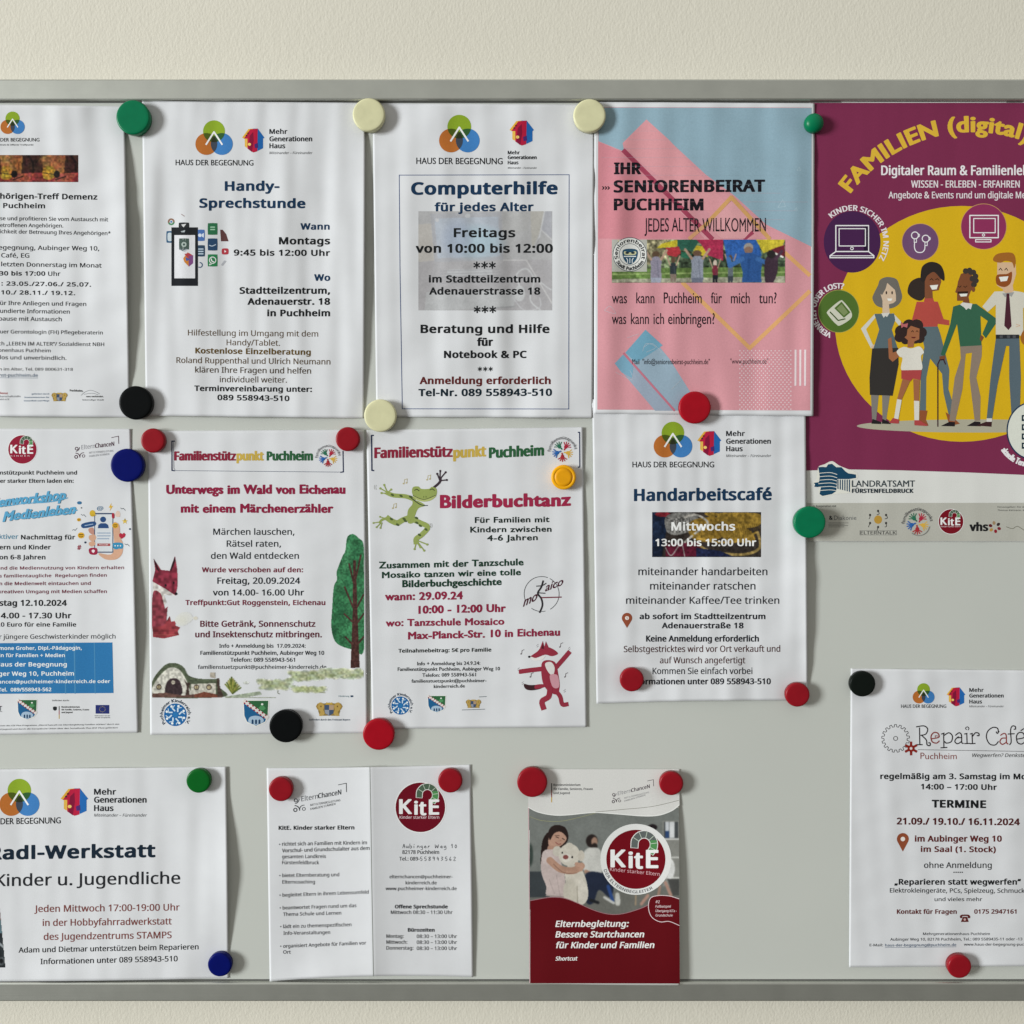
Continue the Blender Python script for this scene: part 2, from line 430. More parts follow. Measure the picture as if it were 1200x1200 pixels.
def run_text():
    caps = {}; objs = []
    def mk(body, f, sp=1.0):
        c = bpy.data.curves.new('t', 'FONT'); c.body = body; c.resolution_u = 2 if len(body) > 3 else 4; c.space_character = sp
        if FONTS.get(f): c.font = FONTS[f]
        o = bpy.data.objects.new('t', c); COL.objects.link(o); return o
    for f in FONTS: caps[f] = mk('H', f)
    for r in REQ:
        if r['h'] > 9: pass
        sp = 1 + max(0, r['wt'] - .045) * 1.35; r['o'] = mk(r['pre'] + r['txt'], r['f'], sp); r['o'].data.resolution_u = 4 if r['h'] > 9 else (3 if r['h'] > 5.5 else 2)
        r['ov'] = mk(r['txt'], r['f'], sp) if r['pre'] else None
    bpy.context.view_layer.update()
    dg = bpy.context.evaluated_depsgraph_get()
    def get(o):
        e = o.evaluated_get(dg); me = e.to_mesh(); me.calc_loop_triangles()
        v = np.zeros(len(me.vertices) * 3); me.vertices.foreach_get('co', v)
        f = np.zeros(len(me.loop_triangles) * 3, np.int32); me.loop_triangles.foreach_get('vertices', f)
        e.to_mesh_clear(); return v.reshape(-1, 3)[:, :2].copy(), f.reshape(-1, 3)
    cap = {f: get(o)[0][:, 1].max() for f, o in caps.items()}
    for r in REQ:
        V, F = get(r['o'])
        if not len(V): continue
        stem = 0.13 if r['f'] == 'N' else 0.115            # stem / cap height of the plain letters
        want = stem + 2 * max(0.0, (r['wt'] - 0.033) * 1.12)
        d = max(0.0, want - stem) / 2 * r['h']; dy = 0.5 * d; sy = (r['h'] - 2 * dy) / cap[r['f']]
        ref = get(r['ov'])[0] if r['ov'] else V
        wn = ref[:, 0].max() - ref[:, 0].min()
        a, b = r['a'], r['b']
        if r['arc']: Lw = abs(math.radians(r['arc'][4] - r['arc'][3])) * r['arc'][2]
        else: Lw = b[0] - a[0]
        sxx = sy if r['nat'] else (Lw - 2 * d) / wn
        if not r['nat']:
            d = max(0.0 if d == 0 else .012 * r['h'], (want * r['h'] - stem * r['h'] * sxx / sy) / 2) if r['wt'] > .07 else d
            sxx = (Lw - 2 * d) / wn
        x = (V[:, 0] - V[:, 0].max()) * sxx + (Lw - d) if not r['nat'] else (V[:, 0] - V[:, 0].min()) * sxx
        y = V[:, 1] * sy + dy
        # boundary edges of the filled letters, thickened
        Q = np.stack([x, y], 1)
        E = np.sort(np.concatenate([F[:, [0, 1]], F[:, [1, 2]], F[:, [2, 0]]]), 1)
        u, cnt = np.unique(E, axis=0, return_counts=True); E = u[cnt == 1]
        parts = [(Q, F)]
        if d > 0: parts.append(ribbon(Q, E, d, dy))
        for i, (q, f) in enumerate(parts):
            X, Y = q[:, 0].copy(), q[:, 1].copy()
            if r['shear']: X = X + r['shear'] * Y
            if r['wob']: Y = Y + r['wob'] * r['h'] * np.sin(X / r['h'] * 1.9 + len(r['txt']))
            if r['arc']:
                cx, cy, R, a0, a1 = r['arc']; sg = 1 if a1 > a0 else -1
                th = np.radians(a0) + sg * X / R; rr = R + sg * Y
                PX, PY = cx + rr * np.cos(th), cy + rr * np.sin(th)
            else:
                sl = 0 if r['nat'] else (b[1] - a[1]) / (b[0] - a[0])
                PX = a[0] + X; PY = a[1] - Y + sl * X
            r['p'].add(np.stack([PX, PY], 1), f, alb(r['col']), r['part'], lev=r['lev'] + 0.15 * i, rib=bool(i))
    for o in list(caps.values()) + [r['o'] for r in REQ] + [r['ov'] for r in REQ if r['ov']]:
        c = o.data; bpy.data.objects.remove(o); bpy.data.curves.remove(c)

# ------------------------------------------------------------------ printed emblems used on several sheets
def lens(*cs):
    """outline of the common area of circles (cx,cy,r)"""
    P = []
    for i, (x, y, r) in enumerate(cs):
        for k in range(72):
            a = k * math.pi / 36; q = (x + r * math.cos(a), y + r * math.sin(a))
            if all(math.hypot(q[0] - u, q[1] - v) <= w_ + 1e-6 for j, (u, v, w_) in enumerate(cs) if j != i): P.append(q)
    if len(P) < 3: return []
    c = np.mean(P, 0); P.sort(key=lambda p: math.atan2(p[1] - c[1], p[0] - c[0])); return P
def rings_logo(p, cx, cy, r, part='circles_logo'):
    g, o, b = (cx, cy - 0.68 * r, r), (cx - 0.7 * r, cy + 0.48 * r, r), (cx + 0.71 * r, cy + 0.48 * r, r)
    for c, col in ((g, '86a02c'), (o, 'b0682f'), (b, '3f78b4')): p.ell(*c[:2], c[2], c[2], col, part, 40)
    p.poly(lens(g, o), '49571c', part); p.poly(lens(g, b), '31582f', part); p.poly(lens(o, b), '3d4450', part)
    L = lens(g, o, b)
    if L: p.poly(L, '2b3020', part)
    p.line([(cx - 0.72 * r, cy + 0.52 * r), (cx, cy - 0.62 * r), (cx + 0.74 * r, cy + 0.52 * r)], 0.15 * r, 'f4f4f0', part)
def house_logo(p, x0, y0, x1, y1, part='house_logo'):
    q = lambda *a: [(x0 + (x1 - x0) * u, y0 + (y1 - y0) * v) for u, v in a]
    p.poly(q((0.0, .38), (.28, .02), (.5, 0), (.36, .2), (.16, .42), (.2, .8), (.12, .74), (.12, .43)), 'd6a53c', part)
    p.poly(q((.12, .42), (.3, .25), (.3, .82), (.16, .78)), 'd9b050', part)
    p.poly(q((.5, 0), (.7, 0), (1, .38), (.94, .42), (.94, .82), (.7, .93), (.62, .5)), '2463a8', part)
    p.poly(q((.36, 0.03), (.7, 0), (.68, .95), (.5, 1), (.24, .84), (.24, .42), (.08, .42)), 'b01f3e', part)
    p.poly(q((.34, .3), (.5, .14), (.52, .5), (.44, .98), (.28, .86)), '7c1736', part)
    p.poly(q((.55, .66), (.7, .6), (.72, .8), (.58, .82)), '4c2a6a', part)
    p.ell(*q((.33, .66))[0], (x1 - x0) * .07, (y1 - y0) * .06, 'e9c36c', part); p.ell(*q((.27, .2))[0], (x1 - x0) * .045, (y1 - y0) * .04, '6d2a20', part)
    p.ell(*q((.2, .3))[0], (x1 - x0) * .04, (y1 - y0) * .035, '3a3030', part)
def kite_logo(p, cx, cy, r, ring=None, part='round_logo', col='8a1c34', sub=True, hook='4c604e'):
    if ring: p.ell(cx, cy, r * 1.2, r * 1.2, ring, part, 48)
    else: p.ell(cx, cy, r * 1.04, r * 1.04, 'ece6e4', part, 40)
    p.ell(cx, cy, r, r, col, part, 48)
    P = [(cx + .28 * r + .33 * r * math.cos(math.radians(a)), cy - .5 * r + .34 * r * math.sin(math.radians(a))) for a in (172, 205, 240, 275, 310, 345, 378, 405)]
    p.line(P, .27 * r, 'dfdedb', part, sm=True); p.line(P, .22 * r, hook, part, sm=True)
    p.line(P[5:], .22 * r, '4f8a52', part, sm=True)
    for i in range(1, 7):
        k = math.radians((172, 205, 240, 275, 310, 345, 378)[i] + 8); p.line([(cx + .28 * r + q * math.cos(k), cy - .5 * r + q * math.sin(k)) for q in (.23 * r, .43 * r)], .022 * r, 'b9c4b4', part)
    p.t('K', cx - .86 * r, cx - .34 * r, cy + .27 * r, .6 * r, 'f4f2f0', .09, part=part); p.t('i', cx - .25 * r, cx - .1 * r, cy + .3 * r, .55 * r, 'f4f2f0', .09, part=part); p.t('t', cx - .06 * r, cx + .24 * r, cy + .32 * r, .58 * r, 'f4f2f0', .09, part=part)
    p.t('E', cx + .34 * r, cx + .76 * r, cy + .3 * r, .62 * r, 'f4f2f0', .09, part=part)
    if sub: p.t('Kinder starker Eltern', cx - .84 * r, cx + .76 * r, cy + .46 * r, .12 * r, 'e5c9cf', .04, part=part)
def chance_logo(p, x0, x1, y0, y1, h, col='4a2a3a', c2='8a8a90'):
    """slanting word mark with a corner arrow; baseline from (x0,y0) to (x1,y1)"""
    mid = x0 + (x1 - x0) * .42; ym = y0 + (y1 - y0) * .42
    p.t('Eltern', x0, mid, y0, h, c2, .03, y1=ym, part='word_mark'); p.t('ChanceN', mid, x1, ym, h, col, .06, y1=y1, part='word_mark')
    p.line([(x1 - .6 * h, y1 - 1.9 * h), (x1 + 1.0 * h, y1 - 2.25 * h), (x1 + 1.05 * h, y1 - .5 * h)], .13 * h, col, 'word_mark')
    p.t('MIT ELTERNBEGLEITUNG', x0 + 1.8 * h, x1 - .2 * h, y0 + .95 * h, h * .42, c2, .03, y1=y1 + 1.35 * h, part='word_mark')
    p.t('FAMILIEN STÄRKEN', x0 + 1.8 * h, x1 - 1.2 * h, y0 + 1.75 * h, h * .42, c2, .03, y1=y1 + 2.1 * h, part='word_mark')
    p.ring(x0 - 1.1 * h, y0 - .2 * h, .32 * h, .16 * h, col, 'word_mark'); p.ring(x0 - 1.2 * h, y0 + 1.7 * h, .33 * h, .18 * h, col, 'word_mark')
    p.ring(x0 + .5 * h, y0 + 1.5 * h, .3 * h, .12 * h, col, 'word_mark')
    p.ring(x0 - 1.3 * h, y0 + 1.8 * h, .95 * h, .18 * h, col, 'word_mark', -90, 0)
    p.ring(x0 + .5 * h, y0 + 1.6 * h, .85 * h, .14 * h, col, 'word_mark', 180, 275)
    p.ring(x0 - 1.4 * h, y0 - .5 * h, .95 * h, .14 * h, col, 'word_mark', 0, 80)
def hands_logo(p, cx, cy, r, part='hands_logo', text=True):
    cols = ['2d6b52', 'a8283e', 'd0a848', 'a53038', '2b62a8']
    for k, c in enumerate(cols):
        a = math.radians(-125 + k * 72); hx, hy = cx + .42 * r * math.cos(a), cy + .42 * r * math.sin(a)
        p.ell(hx, hy, .15 * r, .15 * r, c, part, 10)
        for j in range(-2, 3):
            b = a + j * .5; p.line([(hx, hy), (hx + .4 * r * math.cos(b), hy + .4 * r * math.sin(b))], .075 * r, c, part)
        p.line([(hx, hy), (cx + .16 * r * math.cos(a + .3), cy + .16 * r * math.sin(a + .3))], .1 * r, c, part)
    if text: p.t('familienstützpunkt', 0, 0, 0, .24 * r, '4a4a4e', .035, part=part, arc=(cx, cy, .95 * r, 178, 352), f='B')
def shield(p, x0, y0, x1, y1, part='coat_of_arms'):
    q = lambda *a: [(x0 + (x1 - x0) * u, y0 + (y1 - y0) * v) for u, v in a]
    out = ((0, 0), (1, 0), (.97, .6), (.86, .84), (.5, 1), (.14, .84), (.03, .6))
    p.poly(q((-.04, -.03), (1.04, -.03), (1.01, .62), (.89, .88), (.5, 1.05), (.11, .88), (-.01, .62)), 'dadad6', part)
    p.poly(q(*out), '215a86', part); p.poly(q((.06, 0), (1, 0), (.97, .6), (.92, .72)), '2f5f3c', part)
    p.line(q((.02, .02), (.96, .68)), (x1 - x0) * .15, 'd2ccc8', part)
    for i in range(7):
        for j in (-1, 1):
            u, v = .06 + .13 * i, .05 + .093 * i; p.poly(q((u + .04 * j, v - .03 - .04 * j), (u + .04 * j + .06, v + .01 - .04 * j), (u + .04 * j + .03, v + .05 - .04 * j), (u + .04 * j - .03, v + .02 - .04 * j)), '8c2030', part)
    p.poly(q((.6, .3), (.68, .2), (.75, .16), (.82, .2), (.9, .3), (.82, .38), (.68, .38)), '4c8a5a', part); p.ell(*q((.75, .14))[0], (x1 - x0) * .05, (y1 - y0) * .04, 'dfe6dc', part, 8)
    p.smooth(q((.2, .86), (.25, .66), (.5, .6), (.75, .68), (.8, .84), (.5, .97)), '9db4c8', part)
    for u in (.36, .5, .64): p.poly(q((u - .04, .93), (u - .04, .78), (u, .74), (u + .04, .78), (u + .04, .93)), '1d3c5c', part)
def lions(p, x0, y0, x1, y1, part='state_arms'):
    q = lambda *a: [(x0 + (x1 - x0) * u, y0 + (y1 - y0) * v) for u, v in a]
    p.smooth(q((.06, .12), (.3, .08), (.5, .02), (.7, .08), (.94, .12), (.9, .9), (.5, .96), (.1, .9)), '8a7440', part, 3)
    p.poly(q((.3, .2), (.7, .2), (.68, .8), (.5, .98), (.32, .8)), '40506a', part)
    p.poly(q((.5, .2), (.7, .2), (.69, .55), (.5, .55)), 'a89078', part); p.poly(q((.31, .55), (.5, .55), (.5, .95), (.34, .8)), '8a8f9a', part)
    for s in (0, 1):
        m = lambda *a: q(*[(1 - u if s else u, v) for u, v in a])
        p.smooth(m((.02, .2), (.1, .02), (.22, .06), (.3, .3), (.26, .55), (.32, .8), (.22, .98), (.08, .95), (.14, .7), (.04, .5)), 'b09350', part)
        p.line(m((.04, .5), (-.02, .3), (.04, .12)), (x1 - x0) * .05, '9a7d40', part); p.ell(*m((.16, .3))[0], (x1 - x0) * .03, (y1 - y0) * .06, '6a5230', part, 8)
    p.poly(q((.36, .16), (.38, 0), (.5, .06), (.62, 0), (.64, .16)), 'b8994a', part)
def round_kids(p, cx, cy, r, part='round_logo'):
    p.ell(cx, cy, .72 * r, .72 * r, '1f5f98', part, 30)
    for k in range(8):
        a = math.radians(k * 45 + 20); x, y = cx + .45 * r * math.cos(a), cy + .45 * r * math.sin(a)
        p.ell(cx + .58 * r * math.cos(a), cy + .58 * r * math.sin(a), .08 * r, .08 * r, 'dde6ec', part, 8)
        p.line([(x, y), (cx + .25 * r * math.cos(a + .3), cy + .25 * r * math.sin(a + .3))], .09 * r, 'c2d2de', part)
        p.line([(x, y), (cx + .6 * r * math.cos(a + .35), cy + .6 * r * math.sin(a + .35))], .05 * r, 'c2d2de', part)
    p.ell(cx, cy, .16 * r, .16 * r, '2a6ea6', part, 14)
    p.t('Puchheimer Kinderreich e.V.', 0, 0, 0, .2 * r, '2e3e50', .06, part=part, arc=(cx, cy, .8 * r, 140, 400), f='B')
def pin_mark(p, cx, y0, y1, w_, col='8c4a34'):
    r = w_ / 2; cy = y0 + r
    p.poly([(cx + r * math.cos(a), cy + r * math.sin(a)) for a in np.linspace(math.radians(155), math.radians(385), 20)] + [(cx, y1)], col, 'map_pin_symbol')
    p.ell(cx, cy, r * .38, r * .38, 'e4dcd6', 'map_pin_symbol', 14)
def mgh(p, x0, x1, ys, h, sub=None):
    for s_, y, f_ in zip(('Mehr', 'Generationen', 'Haus'), ys, (.42, 1.0, .37)):
        p.t(s_, x0, x0 + (x1 - x0) * f_, y, h, '24262a', .085, part='logo_lettering')
    if sub: p.t('Miteinander – Füreinander', x0, x1, sub, h * .5, '3c3e42', .03, shear=.2, part='logo_lettering')

NAVY = '1a3450'; BLK = '1e2022'; BRN = '6a5238'; RED = '7c1f33'

# ------------------------------------------------------------------ the sheets, upper row
A = Paper('flyer', 'dementia relatives meeting flyer with autumn photo strip, cut by the left picture edge', 'flyer',
          [(-108, 121), (146, 124.5), (152, 489), (-104, 487)], 0.5, bumps=[(160, 305, 45, 110, 6.0), (60, 121, 60, 26, 1.5), (60, 488, 70, 22, 1.6)],
          ripple=(0.5, 4), pins=[(150, 137, 30), (158, 472, 34)])
p = A.z(0, 80, 6)
rings_logo(p, 88, 388, 50); p.t('DER BEGEGNUNG', 2, 277, 515, 25, BLK, .05, f='B', pre='HAUS ', part='logo_lettering')
p.t('zentrum & Offener Treffpunkt', -30, 235, 543, 10, '34363a', .06, part='logo_lettering')
R = Ras(-180, 610, 550, 800, 190, 52, '6a3a2a')
for ox in (0, -300, 300):
    R.poly([(ox + 0, 612), (ox + 160, 612), (ox + 150, 740), (ox, 740)], 'b5713f'); R.ell(ox + 40, 640, 60, 40, 'c98a50', .7, .6); R.ell(ox + 120, 650, 45, 50, 'a85a34', .7, .5)
    R.poly([(ox + 160, 612), (ox + 300, 612), (ox + 310, 745), (ox + 150, 745)], '4a2c26'); R.line([(ox + 235, 740), (ox + 232, 660), (ox + 200, 615)], 14, '2c1c1a'); R.line([(ox + 235, 690), (ox + 285, 620)], 9, '2c1c1a')
    R.poly([(ox - 10, 740), (ox + 300, 735), (ox + 300, 800), (ox - 10, 800)], 'a83c3c'); R.poly([(ox + 100, 740), (ox + 240, 740), (ox + 200, 800), (ox + 80, 800)], 'c05a48')
    R.ell(ox + 45, 735, 48, 50, 'c8902e'); R.ell(ox + 35, 755, 35, 28, 'd8a838'); R.line([(ox + 5, 735), (ox + 90, 748)], 5, '3a2a20')
    R.ell(ox + 100, 745, 22, 26, '241c1c'); R.line([(ox + 90, 785), (ox + 160, 760)], 7, '2a1a1a')
R.A *= .82; R.noise(.35, 11); R.noise(.12, 26, mono=False); R.blur(1)
p.ras(R, 'photo_strip')
for a in (('hörigen-Treff Demenz', 0, 684, 918, 40, .1, 'Ange'), ('Puchheim', 22, 316, 983, 36, .1, 'in ')):
    p.t(a[0], a[1], a[2], a[3], a[4], BLK, a[5], pre=a[6], part='heading', y1=a[3] + (6 if a[1] == 0 else 2))
for a in (('se und profitieren Sie vom Austausch mit', 0, 760, 1068, 27, 9), ('etroffenen Angehörigen.', 0, 444, 1116, 27, 4), ('ichkeit der Betreuung Ihres Angehörigen*', 0, 778, 1160, 27, 14)):
    p.t(a[0], a[1], a[2], a[3], a[4], '2c2e30', .055, y1=a[3] + a[5])
p.z(0, 280, 6)
for a in (('egegnung, Aubinger Weg 10,', -10, 697, 74, 31, .06, 8, 'Haus der B'), ('Café, EG', 8, 206, 130, 31, .06, 2, ''), ('letzten Donnerstag im Monat', 8, 714, 192, 31, .06, 10, ''),
          ('30 bis 17:00', -5, 318, 257, 31, .11, 2, ''), ('Uhr', 338, 425, 260, 31, .06, 0, ''), ('23.05./27.06./ 25.07.', 44, 640, 328, 30, .11, 8, ': '),
          ('10./ 28.11./ 19.12.', 8, 528, 390, 30, .11, 6, ''), ('ür Ihre Anliegen und Fragen', 0, 606, 464, 29, .055, 8, 'f'), ('undierte Informationen', 0, 490, 520, 29, .055, 6, 'f'),
          ('pause mit Austausch', -8, 434, 574, 29, .055, 5, 'Kaffee'), ('uer Gerontologin (FH) Pflegeberaterin', 0, 722, 664, 26, .05, 8, ''), ('ch „LEBEN IM ALTER“/ Sozialdienst NBH', -10, 732, 748, 26, .05, 6, ''),
          ('onenhaus Puchheim', -10, 356, 794, 24, .05, 3, 'Mehrgenerati'), ('los und unverbindlich.', 0, 467, 846, 27, .055, 5, 'kosten'), ('n im Alter, Tel. 089 800631-318', -5, 512, 925, 20, .045, 2, '')):
    p.t(a[0], a[1], a[2], a[3], a[4], '26282a', a[5], y1=a[3] + a[6], pre=a[7])
p.t('nst-puchheim.de', -5, 266, 968, 22, '30506c', .045, y1=970, part='web_address'); p.line([(-40, 976), (266, 978)], 2.2, '30506c', 'web_address')
p.t('dienst', -10, 55, 1090, 14, '9c3030', .08, part='sponsor_marks', y1=1092); p.t('Nachbarschaftshilfe', -50, 145, 1113, 12, '6a6a70', .05, part='sponsor_marks'); p.t('Puchheim e.V.', -60, 68, 1133, 12, '6a6a70', .05, part='sponsor_marks')
for i, s_ in enumerate(('gefördert durch', 'Staatsministerium für', 'Gesundheit und Pflege')): p.t(s_, (222, 170, 168)[i], 346, 1094 + i * 24, 9, '3a5c7c', .06, part='sponsor_marks')
lions(p, 366, 1080, 470, 1142); p.t('Puchheim,', 490, 585, 1072, 14, BLK, .09, part='sponsor_marks', y1=1075)
p.line([(570, 1100), (600, 1075), (640, 1064), (680, 1078), (700, 1090)], 2, '50545a', 'sponsor_marks', sm=True); p.line([(590, 1092), (650, 1085), (690, 1096)], 2, '50545a', 'sponsor_marks', sm=True)
p.t('neu verbindet.', 606, 728, 1113, 11, BLK, .08, part='sponsor_marks'); p.t('lebendige Stadt', 580, 730, 1136, 9, '404448', .05, part='sponsor_marks')

B = Paper('flyer', 'mobile phone help flyer with smartphone and app symbols, right of the large green magnet', 'flyer',
          [(166.5, 118.5), (428, 120.5), (426.5, 490), (171, 487)], 0.5, bumps=[(438, 330, 26, 110, 2.6), (300, 490, 80, 20, 1.6), (168, 300, 14, 90, 0.8)],
          ripple=(0.62, 11), pins=[(155, 137, 36), (432, 134, 30), (445, 487, 34), (158, 472, 34)])
p = B.z(160, 90, 4.2857)
rings_logo(p, 389, 311, 55); p.t('HAUS DER BEGEGNUNG', 196, 587, 444, 28, BLK, .05, f='B', part='logo_lettering', y1=446)
house_logo(p, 530, 260, 642, 380); mgh(p, 667, 882, (287, 324, 359), 25, 388)
p.t('Handy-', 443, 718, 573, 49, NAVY, .115, part='heading'); p.t('Sprechstunde', 315, 848, 658, 48, NAVY, .115, part='heading', y1=660)
p.t('Wann', 823, 970, 768, 33, NAVY, .11, part='subheading#1'); p.t('Montags', 715, 972, 842, 37, BLK, .11); p.t('9:45 bis 12:00 Uhr', 488, 972, 898, 31, BLK, .11, y1=900)
p.z(160, 290, 4.2857)
p.t('Wo', 892, 973, 168, 34, NAVY, .11, part='subheading')
for a in (('Stadtteilzentrum,', 517, 972, 233, 34), ('Adenauerstr. 18', 557, 972, 288, 34), ('in Puchheim', 656, 972, 346, 34)): p.t(*a, BLK, .11)
for s_, x0, x1, y, h, wt, c, d in (('Hilfestellung im Umgang mit dem', 258, 912, 442, 29, .045, '5c4c3a', 6), ('Handy/Tablet.', 452, 720, 491, 29, .045, '5c4c3a', 3), ('Kostenlose Einzelberatung', 295, 875, 532, 29, .1, '5e4a24', 8),
                          ('Roland Ruppenthal und Ulrich Neumann', 200, 973, 580, 29, .045, '5c4c3a', 8), ('klären Ihre Fragen und helfen', 294, 876, 628, 29, .045, '4c4032', 6), ('individuell weiter.', 418, 755, 677, 29, .045, '4c4032', 2),
                          ('Terminvereinbarung unter:', 290, 881, 721, 28, .105, BLK, 5), ('089 558943-510', 406, 768, 767, 28, .105, BLK, 5)):
    p.t(s_, x0, x1, y, h, c, wt, y1=y + d)
p.z(160, 90, 4.2857); ph = 'phone_picture'
def app(x, y, w_, h_, c, k=ph):
    e = 6; p.smooth([(x + e, y), (x + w_ - e, y), (x + w_, y + e), (x + w_, y + h_ - e), (x + w_ - e, y + h_), (x + e, y + h_), (x, y + h_ - e), (x, y + e)], c, k, n=2)
p.ring(174, 728, 13, 8, '8a6a58', ph); p.ring(174, 728, 13, 8, '4c8460', ph, 20, 150); p.ell(174, 728, 5, 5, '4a7ab0', ph, 10)
app(150, 775, 34, 58, '3a6080'); app(156, 783, 22, 42, 'c2ccd2'); app(302, 768, 40, 56, '4a6ca8'); app(305, 846, 38, 56, '32465c'); p.ell(318, 796, 9, 9, 'd0d8e4', ph, 12); p.poly([(328, 790), (338, 784), (338, 808), (328, 802)], 'd0d8e4', ph)
for k in range(3): p.rect(310, 862 + 12 * k, 336, 868 + 12 * k, 'b4c4d2', ph)
app(358, 735, 48, 58, '2f6a48'); app(358, 812, 48, 60, '2c4664'); p.line([(366, 846), (380, 850), (398, 842)], 4, 'b9c6d2', ph, sm=True); p.rect(370, 752, 394, 758, '9cc4a8', ph); p.rect(370, 764, 394, 770, '9cc4a8', ph)
p.poly([(420, 768), (432, 768), (450, 790), (462, 826), (424, 826)], '5c3c3c', ph); app(428, 862, 34, 30, 'a83a44'); p.poly([(440, 870), (440, 884), (452, 877)], 'ecdcdc', ph)
app(358, 892, 48, 60, '2e7a4c')
p.ring(382, 921, 16, 4, 'e4efe6', ph); p.line([(375, 914), (378, 924), (388, 930)], 5, 'e4efe6', ph, sm=True); p.line([(369, 938), (366, 945), (376, 942)], 3, 'e4efe6', ph)
p.poly([(424, 945), (440, 922), (452, 925), (432, 950)], 'a8aab0', ph); p.ring(318, 945, 12, 5, '405878', ph, -90, 120); p.line([(225, 690), (240, 700)], 4, 'a09090', ph)
app(212, 732, 52, 40, '2c2e30'); p.poly([(224, 742), (250, 738), (236, 756)], 'c8c8c8', ph)
p.rect(175, 756, 308, 1050, '202226', ph); p.rect(190, 795, 294, 1012, 'd2d2d6', ph); p.poly([(222, 776), (245, 770), (240, 781), (228, 782)], 'a8b0b4', ph)
app(214, 812, 50, 56, '44544e'); p.ell(238, 842, 13, 13, 'a4b0aa', ph, 14); p.ell(238, 842, 6, 6, '445450', ph, 10)
p.poly([(214, 868), (262, 866), (240, 880)], 'b0b4b8', ph); p.line([(215, 860), (230, 872), (252, 862)], 5, '5a6468', ph)
p.poly([(234, 912), (258, 880), (268, 920), (262, 952), (240, 930)], 'c07a34', ph); p.poly([(240, 890), (262, 884), (285, 898), (270, 925)], 'a84048', ph); p.poly([(262, 900), (284, 896), (284, 936), (262, 954)], '7a4a7c', ph)
p.poly([(246, 905), (270, 918), (250, 925)], '4a5a98', ph)

Cc = Paper('flyer', 'computer help flyer, thin dark border line around text over a faded laptop picture', 'flyer',
          [(436.5, 121), (696.5, 122.5), (694.5, 489.5), (441, 488.5)], 0.5, bumps=[(640, 490, 50, 18, 1.6), (566, 121, 70, 14, .8), (436, 300, 14, 90, 1.4)],
          ripple=(0.62, 23), pins=[(432, 134, 36), (691, 135, 34), (445, 487, 34)])
p = Cc.z(430, 90, 4.4444)
rings_logo(p, 481, 302, 62); p.t('HAUS DER BEGEGNUNG', 257, 707, 454, 33, BLK, .05, f='B', part='logo_lettering', y1=456)
house_logo(p, 742, 228, 870, 358); mgh(p, 733, 884, (404, 429, 456), 19, 479)
R = Ras(268, 700, 964, 1216, 232, 172, 'aaa6a2')
R.poly([(268, 768), (340, 764), (350, 960), (268, 965)], 'b8aea0'); R.poly([(268, 965), (500, 940), (964, 955), (964, 1216), (268, 1216)], 'a39c9a')
R.poly([(330, 715), (700, 705), (712, 955), (352, 965)], 'a09ea0'); R.poly([(352, 738), (684, 728), (694, 935), (368, 945)], 'a4acb6'); R.ell(570, 860, 130, 80, '98b8c4', .9, .7); R.ell(470, 840, 70, 90, '96a4bc', .8, .7)
R.poly([(706, 700), (850, 700), (840, 800), (712, 830)], 'a8a49e'); R.poly([(850, 700), (925, 700), (905, 800), (860, 900)], 'b0a898'); R.poly([(925, 700), (964, 700), (964, 840), (905, 800)], 'a09ea2')
R.line([(925, 700), (895, 850)], 7, 'cfcdca'); R.line([(905, 795), (964, 850)], 7, 'c8c4c0'); R.line([(870, 900), (900, 840)], 5, '8e8888')
R.poly([(350, 965), (712, 955), (780, 1130), (770, 1216), (305, 1216)], 'a49e9c'); R.poly([(420, 1005), (650, 998), (655, 1030), (410, 1040)], 'b8b6b4')
for k in range(5): R.line([(385 - k * 6, 1012 + k * 16), (690 + k * 8, 1002 + k * 16)], 5, '8e8a8c', .7)
R.poly([(310, 1120), (770, 1110), (780, 1150), (760, 1200), (410, 1216), (300, 1216)], 'b4b2ae')
R.line([(712, 955), (830, 955), (964, 1180)], 7, 'c8c2bc'); R.ell(795, 1128, 28, 42, 'c4c2be'); R.line(catmull([(795, 1090), (780, 1030), (830, 1000), (870, 1060), (850, 1160), (905, 1216)], False), 7, 'cac8c4')
R.line(catmull([(870, 1040), (930, 1090), (960, 1110)], False), 6, 'cac8c4'); R.line(catmull([(760, 1150), (820, 1216), (900, 1200), (900, 1150)], False), 5, 'c2bebc')
R.ell(525, 724, 14, 12, 'c6c6c4'); R.ell(365, 746, 10, 10, 'c0bebc'); R.line([(560, 1212), (770, 1196)], 8, '8e8c8a')
R.A = R.A * .66 + .34 * .84; R.A *= np.array([.985, .995, 1.02]); R.noise(.025, 30); R.noise(.02, 8); R.blur(1)
p.ras(R, 'faded_picture')
p.line([(168, 512), (1053, 510)], 3.4, '2c4474', 'border_line'); p.line([(1053, 509), (1052, 1000), (1051, 1730)], 3.4, '2c4474', 'border_line')
p.line([(168, 511), (172, 1000), (184, 1730)], 3.4, '2c4474', 'border_line'); p.line([(183, 1729), (1052, 1730)], 3.4, '2c4474', 'border_line')
for a in (('Computerhilfe', 230, 993, 615, 66, .12, -3), ('für jedes Alter', 352, 868, 701, 45, .11, -1)): p.t(a[0], a[1], a[2], a[3], a[4], NAVY, a[5], part='heading', y1=a[3] + a[6])
p.t('Freitags', 452, 773, 836, 48, BLK, .11); p.t('von 10:00 bis 12:00', 254, 968, 917, 47, BLK, .11)
p.z(430, 290, 4.4444)
